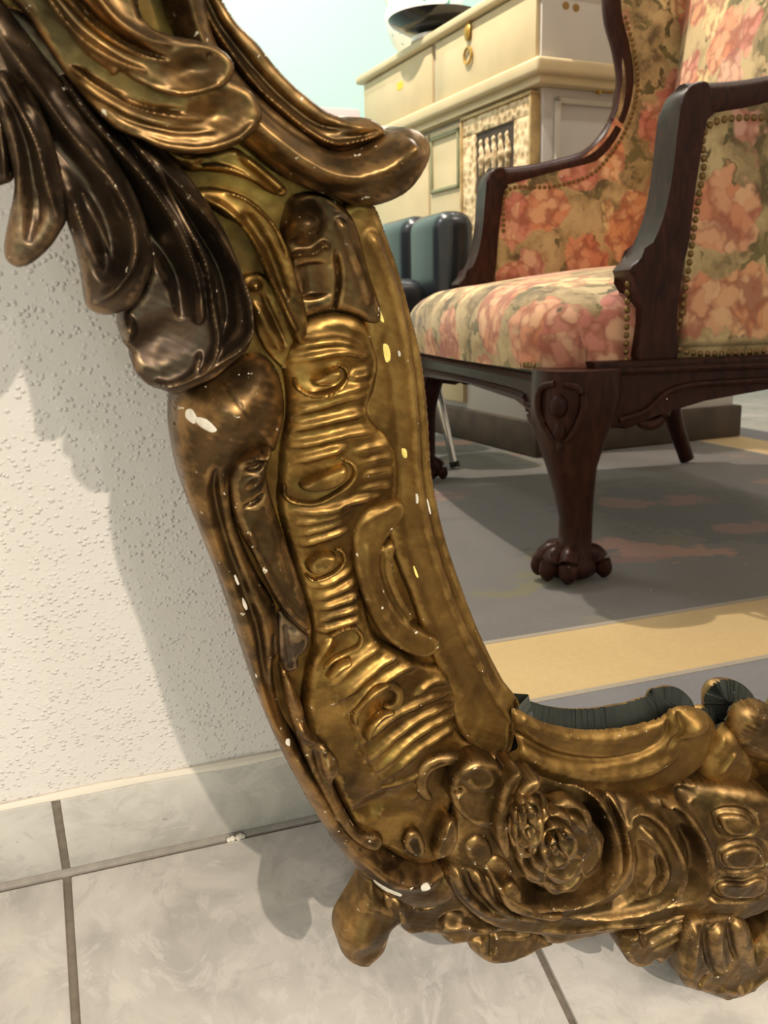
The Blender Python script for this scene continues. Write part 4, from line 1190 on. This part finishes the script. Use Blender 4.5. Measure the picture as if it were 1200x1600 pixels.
# sprung seat: front edge proud of the arm posts, wrapped down to the rail
bm = bmesh.new()
nx_, ny_ = 28, 26
G = []
for j in range(ny_ + 1):
    row = []
    for i in range(nx_ + 1):
        s = -1 + 2 * i / nx_
        t = j / ny_
        if t < .35:                               # front face
            q = t / .35
            a = q * math.pi / 2
            y = -.030 + .085 * (1 - math.cos(a)) ** 1.2 - .018 * math.sin(q * math.pi)
            z = .333 + .128 * math.sin(a) ** .9
        else:
            q = (t - .35) / .65
            y = .055 + q * .56
            z = .461 + .030 * math.sin(q * math.pi * .8)
        z2 = z - (.05 * abs(s) ** 6) * max(0, (z - .36) / .12)
        e_ = max(0.0, (abs(s) - .84) / .16)
        z = .333 + (z - .333) * math.sqrt(max(0.0, 1 - .75 * e_ ** 3.0))
        y += .075 * (1 - math.sqrt(max(0.0, 1 - min(1, max(0, abs(s) - .80) / .20) ** 2))) * max(0.0, 1 - t / .5)
        row.append(bm.verts.new((CW / 2 + s * (CW / 2 - .006), y + .03 * (1 - s * s) * (-.6 if t < .3 else 0), max(.333, z2 + .012 * (1 - s * s) * (z - .33) / .13))))
    G.append(row)
for j in range(ny_):
    for i in range(nx_):
        bm.faces.new((G[j][i], G[j][i + 1], G[j + 1][i + 1], G[j + 1][i]))
bnd = [e for e in bm.edges if e.is_boundary]
r_ = bmesh.ops.extrude_edge_only(bm, edges=bnd)
for v in [g for g in r_['geom'] if isinstance(g, bmesh.types.BMVert)]:
    v.co.z = .330
bmesh.ops.holes_fill(bm, edges=[e for e in bm.edges if e.is_boundary], sides=0)
obj_bm('seat', bm, TAP, chair, angle=85)

POST = [(.110, .335), (.112, .40), (.108, .455), (.090, .479), (.118, .505), (.140, .55), (.152, .61), (.158, .68), (.164, .718), (.180, .738), (.205, .742), (.215, .715), (.205, .690), (.196, .63), (.190, .575), (.186, .52), (.176, .47), (.172, .40), (.176, .335)]
ARMIN = [(.185, .36), (.62, .36), (.62, .775), (.43, .762), (.33, .735), (.205, .705), (.196, .62), (.185, .50)]
for x, s_ in ((0.0, 1), (CW, -1)):
    a_, b_ = sorted((x - .012 * s_, x + .050 * s_))
    side_prism('arm_post', POST, a_, b_, WOOD, .007, 3)
    bm = bmesh.new()                               # arm rail running into the wing
    wing = [(.180, .715), (.26, .722), (.33, .735), (.42, .760), (.475, .805), (.510, .870), (.520, .94), (.505, 1.01), (.480, 1.08), (.478, 1.15), (.51, 1.22), (.58, 1.26), (.66, 1.27)]
    P = cr([(x + .018 * s_ + .012 * s_ * (k / 12.), a, b) for k, (a, b) in enumerate(wing)], 6)
    tube(bm, P, [.029 - .006 * min(1, k / 30.) for k in range(len(P))], 14, 1.0)
    obj_bm('wing_rail', bm, WOOD, chair)
    a_, b_ = sorted((x - .004 * s_, x + .046 * s_))
    side_prism('side_panel', ARMIN, a_, b_, TAP, .012, 4, False)
    wp = [(.32, .72), (.42, .765), (.472, .81), (.502, .87), (.512, .94), (.498, 1.01), (.474, 1.08), (.472, 1.15), (.505, 1.215), (.60, 1.25), (.70, 1.25), (.66, .72)]
    a_, b_ = sorted((x + .008 * s_, x + .044 * s_))
    side_prism('wing_panel', wp, a_, b_, TAP, .010, 3, False)
# back: tilted, gently domed
bm = bmesh.new()
nx_, ny_ = 22, 26
G, H2 = [], []
for j in range(ny_ + 1):
    t = j / ny_
    z = .44 + t * .83
    ra, rb = [], []
    for i in range(nx_ + 1):
        s = -1 + 2 * i / nx_
        top = 1 - .06 * s * s * (t > .9)
        y = CDP - .075 + .09 * t - .045 * (1 - s ** 4) * math.sin(math.pi * min(1, t * 1.02)) ** .5
        ra.append(bm.verts.new((CW / 2 + s * (CW / 2 - .045), y, z * top)))
        rb.append(bm.verts.new((CW / 2 + s * (CW / 2 - .045), CDP + .04 + .09 * t, z * top)))
    G.append(ra); H2.append(rb)
for A in (G, H2):
    for j in range(ny_):
        for i in range(nx_):
            bm.faces.new((A[j][i], A[j][i + 1], A[j + 1][i + 1], A[j + 1][i]))
for j in range(ny_):
    for i in (0, nx_):
        bm.faces.new((G[j][i], G[j + 1][i], H2[j + 1][i], H2[j][i]))
for i in range(nx_):
    for j in (0, ny_):
        bm.faces.new((G[j][i], G[j][i + 1], H2[j][i + 1], H2[j][i]))
obj_bm('back_rest', bm, TAP, chair, angle=50)
bm = bmesh.new()
P = cr([(.03, .665, 1.27), (.12, .685, 1.30), (CW / 2, .70, 1.34), (CW - .12, .685, 1.30), (CW - .03, .665, 1.27)], 8)
tube(bm, P, .026, 14)
obj_bm('crest_rail', bm, WOOD, chair)

# brass nails along the edges of the upholstery
bm = bmesh.new()


def nails(path, step, normal):
    P = cr(path, 12)
    L = np.concatenate([[0], np.cumsum(np.linalg.norm(np.diff(P, axis=0), axis=1))])
    for s in np.arange(0, L[-1], step):
        p = [np.interp(s, L, P[:, k]) for k in range(3)]
        bmesh.ops.create_uvsphere(bm, u_segments=8, v_segments=5, radius=.0052, matrix=Matrix.Translation(p) @ Matrix.Diagonal(tuple(.55 if abs(n_) > .5 else 1 for n_ in normal) + (1,)))


for x, s_ in ((0.0, 1), (CW, -1)):
    xo, xi = x - .005 * s_, x + .052 * s_
    nails([(xo, .60, .690), (xo, .40, .695), (xo, .222, .688), (xo, .208, .62), (xo, .200, .56), (xo, .192, .48), (xo, .186, .42), (xo, .190, .355), (xo, .40, .352), (xo, .60, .352)], .0125, (1, 0, 0))
    nails([(x - .002 * s_, .094, .345), (x - .004 * s_, .092, .40), (x - .003 * s_, .092, .46)], .0125, (1, 0, 0))
    xi = x + .046 * s_
    nails([(xi, .205, .60), (xi, .215, .69), (xi, .33, .70), (xi, .43, .73), (xi, .495, .80), (xi, .53, .87), (xi, .54, .94), (xi, .525, 1.01), (xi, .50, 1.08)], .0125, (1, 0, 0))
nails([(.05, -.036, .338), (CW - .05, -.036, .338)], .0125, (0, 1, 0))
tag(obj_bm('nail_heads', bm, BRASS, chair), kind='stuff')

# ------------------------------------------------------------------ white and gold cabinet behind the chair
CREAM = plain('cream_paint', srgb(204, 187, 150), .5, var=.05, scale=8)
WHITE = plain('white_paint', srgb(196, 192, 188), .5, var=.04, scale=6)
GOLDP = plain('gold_paint', srgb(186, 150, 70), .4, .5, .25, 30)
SAGE = plain('sage_line_paint', srgb(150, 150, 118), .6, var=.1)
m = NT('carved_gilt_relief')
co = m.coord('Object')
m.base(m.mix(m.sm(m.vor(co, 46), .2, .7), srgb(176, 148, 106), srgb(228, 206, 166))).p(rough=.6)
m.bump(m.vor(co, 46), .8, .006)
CARV = m.m
DARKR = plain('dark_brown', srgb(70, 58, 48), .7, var=.3, scale=12)
LEATHER = NT('black_leather').base(srgb(40, 45, 51)).p(rough=.30, coat=.25).m
CHROME = plain('polished_chrome', srgb(205, 205, 205), .12, 1.0)

cab = empty('white_cabinet', (1.2808, -1.95, .0096), (0, 0, R_(-4.46)))
tag(cab, 'tall cream and gold painted cabinet standing behind the floral armchair', 'cabinet')
LW, LD = 1.146, 0.78                             # long front (towards -y), depth (towards +x)
box('body', .02, LD - .02, -LW + .02, -.02, .06, .985, WHITE, cab, .004)
box('plinth', .0, LD, -LW, 0, .0, .10, DARKR, cab, .006)['label'] = 'dark brown base board'
bm = bmesh.new()
bm_box(bm, -.035, LD + .03, -LW - .03, .035, 1.005, 1.045, .010, 3)
bm_box(bm, -.015, LD + .01, -LW - .01, .015, .985, 1.008, .004)
obj_bm('ledge', bm, CREAM, cab)
bm = bmesh.new()
bm_box(bm, .0, LD - .02, -LW + .01, -.0, 1.045, 1.226)
obj_bm('upper_case', bm, WHITE, cab, False)
for k, (a, b) in enumerate(((-.565, -.010), (-LW + .015, -.590))):
    d_ = box('drawer', -.012, .01, a, b, 1.052, 1.220, CREAM, cab, .003)
    if k == 0:
        bm = bmesh.new()
        tube(bm, cr([(-.014, -.350, 1.225), (-.020, -.352, 1.20), (-.018, -.353, 1.175)], 4), [.006, .010, .014, .016, .017, .016, .015, .013, .008], 12, .4, (1, 0, 0))
        obj_bm('tassel', bm, GOLDP, d_)['label'] = 'small gold tassel at the drawer top'
        bm = bmesh.new()
        th = np.linspace(0, 2 * math.pi, 33)
        tube(bm, [(-.018, -.353 + .021 * math.cos(q), 1.135 + .021 * math.sin(q)) for q in th], .004, 8, caps=False)
        obj_bm('ring_pull', bm, GOLDP, d_)
    else:
        box('sticker', -.0128, -.0115, -.845, -.800, 1.142, 1.166, plain('yellow_paper', srgb(232, 196, 64), .7), d_, .0)
box('top_slab', -.030, LD + .01, -LW - .02, .025, 1.226, 1.252, CREAM, cab, .008, 3)
# long front: a gilt carved surround with a dark recess, then a panelled door
bm = bmesh.new()
y0, y1, z1 = -.405, -.040, .968
for (a, b, c, d) in ((y0, y1, .920, z1), (y0, -.332, .30, .92), (-.122, y1, .30, .92)):
    bm_box(bm, -.006, .022, a, b, c, d, .004)
sur = obj_bm('carved_surround', bm, CARV, cab)
bm = bmesh.new()
for (a, b, c, d) in ((y0 - .008, y1 + .008, z1, z1 + .010), (y0 - .010, y0, .30, z1), (y1, y1 + .010, .30, z1)):
    bm_box(bm, -.012, .022, a, b, c, d, .003)
obj_bm('gilt_fillet', bm, plain('dull_gilt_fillet', srgb(186, 160, 112), .5, .1, .2, 30), sur)
box('recess', .0, .0205, -.334, -.120, .30, .922, DARKR, cab)  # flat dark brown slab stands in for the depth of the recess
bm = bmesh.new()
for k in range(5):
    yk = -.305 + k * .036
    tube(bm, cr([(.004, yk, .80), (.002, yk + .006, .85), (.004, yk - .003, .885), (.008, yk, .905)], 5), [.010, .012, .011, .013, .015, .013, .010, .012, .010, .008, .009, .011, .010, .008, .006, .004], 10)
obj_bm('recess_balusters', bm, CARV, cab)
box('door', .004, .022, -.640, -.425, .12, .972, CREAM, cab, .003)
bm = bmesh.new()
for (a, b, c, d) in ((-.630, -.440, .945, .957), (-.630, -.440, .785, .797), (-.452, -.440, .785, .957), (-.630, -.618, .785, .957)):
    bm_box(bm, -.003, .01, a, b, c, d, .003)
obj_bm('panel_moulding', bm, SAGE, cab)
box('door', .004, .022, -1.12, -.655, .12, .972, CREAM, cab, .003)
# short side facing the mirror
bm = bmesh.new()
for (a, b, c, d) in ((.055, LD - .06, .945, .962), (.055, LD - .06, .20, .217), (.055, .072, .20, .962), (LD - .077, LD - .06, .20, .962)):
    bm_box(bm, a, b, -.024, -.008, c, d, .005)
sp = obj_bm('side_panel', bm, plain('pale_grey_paint', srgb(196, 190, 180), .6), cab)  # raised moulding in plain pale grey
bm = bmesh.new()
for k in range(7):
    q = -1 + k / 3.0
    tube(bm, cr([(.245 + q * .012, -.010, .985), (.245 + q * .035, -.014, 1.0 - .006 * q * q), (.245 + q * .055, -.012, .988 - .008 * q * q)], 4), .007, 8)
obj_bm('gilt_ornament', bm, GOLDP, sp)
bm = bmesh.new()
for (a, z) in ((.072, 1.178), (.104, 1.176)):
    bmesh.ops.create_uvsphere(bm, u_segments=14, v_segments=8, radius=.011, matrix=Matrix.Translation((a, .0005, z)) @ Matrix.Diagonal((1, .15, .9, 1)))
obj_bm('screw_caps', bm, plain('old_brass', srgb(150, 120, 70), .5, .6), cab)

CABM = Matrix.LocRotScale(Vector((1.2808, -1.95, .0096)), Matrix.Rotation(R_(-4.46), 3, 'Z'), None)


def lathe(name, prof_, mat, parent, seg=40, flute=0.0, nf=0):
    bm = bmesh.new()
    rings = []
    for r, z in prof_:
        rings.append([bm.verts.new((r * (1 + flute * math.cos(nf * q)) * math.cos(q), r * (1 + flute * math.cos(nf * q)) * math.sin(q), z)) for q in [2 * math.pi * k / seg for k in range(seg)]])
    for i in range(len(rings) - 1):
        for k in range(seg):
            bm.faces.new((rings[i][k], rings[i][(k + 1) % seg], rings[i + 1][(k + 1) % seg], rings[i + 1][k]))
    bm.faces.new(rings[0]); bm.faces.new(rings[-1])
    return obj_bm(name, bm, mat, parent)


p_ = CABM @ Vector((.055, -.68, 1.252))
bowl = empty('black_bowl', p_)
tag(bowl, 'shallow black bowl on a white foot lying on top of the cream cabinet', 'bowl')
lathe('dish', [(.03, .028), (.10, .036), (.150, .062), (.158, .072), (.153, .074), (.10, .046), (.03, .038)], plain('black_glaze', srgb(24, 24, 26), .15), bowl)
lathe('foot', [(.075, 0), (.085, .004), (.082, .018), (.05, .030)], plain('white_porcelain', srgb(232, 230, 224), .2), bowl)
p_ = CABM @ Vector((.16, -.98, 1.252))
vase = empty('painted_vase', p_)
tag(vase, 'white porcelain vase with teal flecks beside the black bowl on the cabinet', 'vase')
m = NT('teal_flecked_porcelain')
co = m.coord('Object')
m.base(m.mix(m.sm(m.noise(co, 26, 3), .58, .64), srgb(236, 236, 230), srgb(90, 158, 150))).p(rough=.2)
lathe('body', [(.06, 0), (.075, .01), (.07, .03), (.115, .09), (.14, .17), (.12, .25), (.07, .31), (.055, .35), (.075, .385), (.070, .388), (.05, .35)], m.m, vase)
bm = bmesh.new()
for s_ in (-1, 1):
    tube(bm, cr([(s_ * .062, 0, .33), (s_ * .12, 0, .33), (s_ * .155, 0, .27), (s_ * .125, 0, .20)], 6), .011, 10)
obj_bm('handles', bm, m.m, vase)

# ------------------------------------------------------------------ black leather tub chair beyond the armchair
tub = empty('leather_armchair', (.75, -2.16, .0108))
tag(tub, 'low black leather armchair on chrome legs in front of the cabinet', 'chair')


def pad(name, x0, x1, y0, y1, z0, z1, r):
    bm = bmesh.new()
    bm_box(bm, x0, x1, y0, y1, z0, z1, r, 5)
    return obj_bm(name, bm, LEATHER, tub, angle=70)


pad('seat_cushion', -.20, .20, -.24, .24, .36, .50, .045)
pad('backrest', -.27, -.16, -.27, .27, .34, .80, .05)
for s_ in (-1, 1):
    pad('arm_pad', s_ * .265 - .055, s_ * .265 + .055, .045, .275, .34, .665, .045)
    pad('arm_pad', s_ * .265 - .055, s_ * .265 + .055, -.26, .038, .34, .675, .050)
for x, y in ((.20, .20), (.20, -.20), (-.20, .20), (-.20, -.20)):
    bm = bmesh.new()
    kx, ky = (1 if x > 0 else -1), (1 if y > 0 else -1)
    tube(bm, [(x, y, .36), (x + .06 * kx, y + .055 * ky, .001)], [.0125, .010], 14)
    lg = obj_bm('leg', bm, CHROME, tub)
    bm = bmesh.new()
    tube(bm, [(x + .058 * kx, y + .053 * ky, .018), (x + .0603 * kx, y + .0553 * ky, .003)], [.0135, .0135], 12)
    obj_bm('foot_cap', bm, plain('black_rubber', srgb(20, 20, 20), .7), lg)

# ------------------------------------------------------------------ pink card on the turquoise wall
card = empty('pink_card', (1.27, Y0R + .001, 1.20))
tag(card, 'pale pink printed card hung on the far turquoise wall', 'picture')
box('card_board', -.10, .10, 0, .006, -.06, .075, plain('pale_pink_paper', srgb(236, 190, 186), .7), card, .001)
box('printed_band', -.07, .06, .0055, .0068, -.03, -.005, plain('rose_print', srgb(216, 120, 124), .7), card)
bb = struct(box('baseboard_front', X0, X1, Y0R, Y0R + .012, 0, .09, plain('white_skirting', srgb(220, 218, 212), .6)))
bb = struct(box('baseboard_right', X1 - .012, X1, Y0R, -.0, 0, .09, plain('white_skirting', srgb(220, 218, 212), .6)))
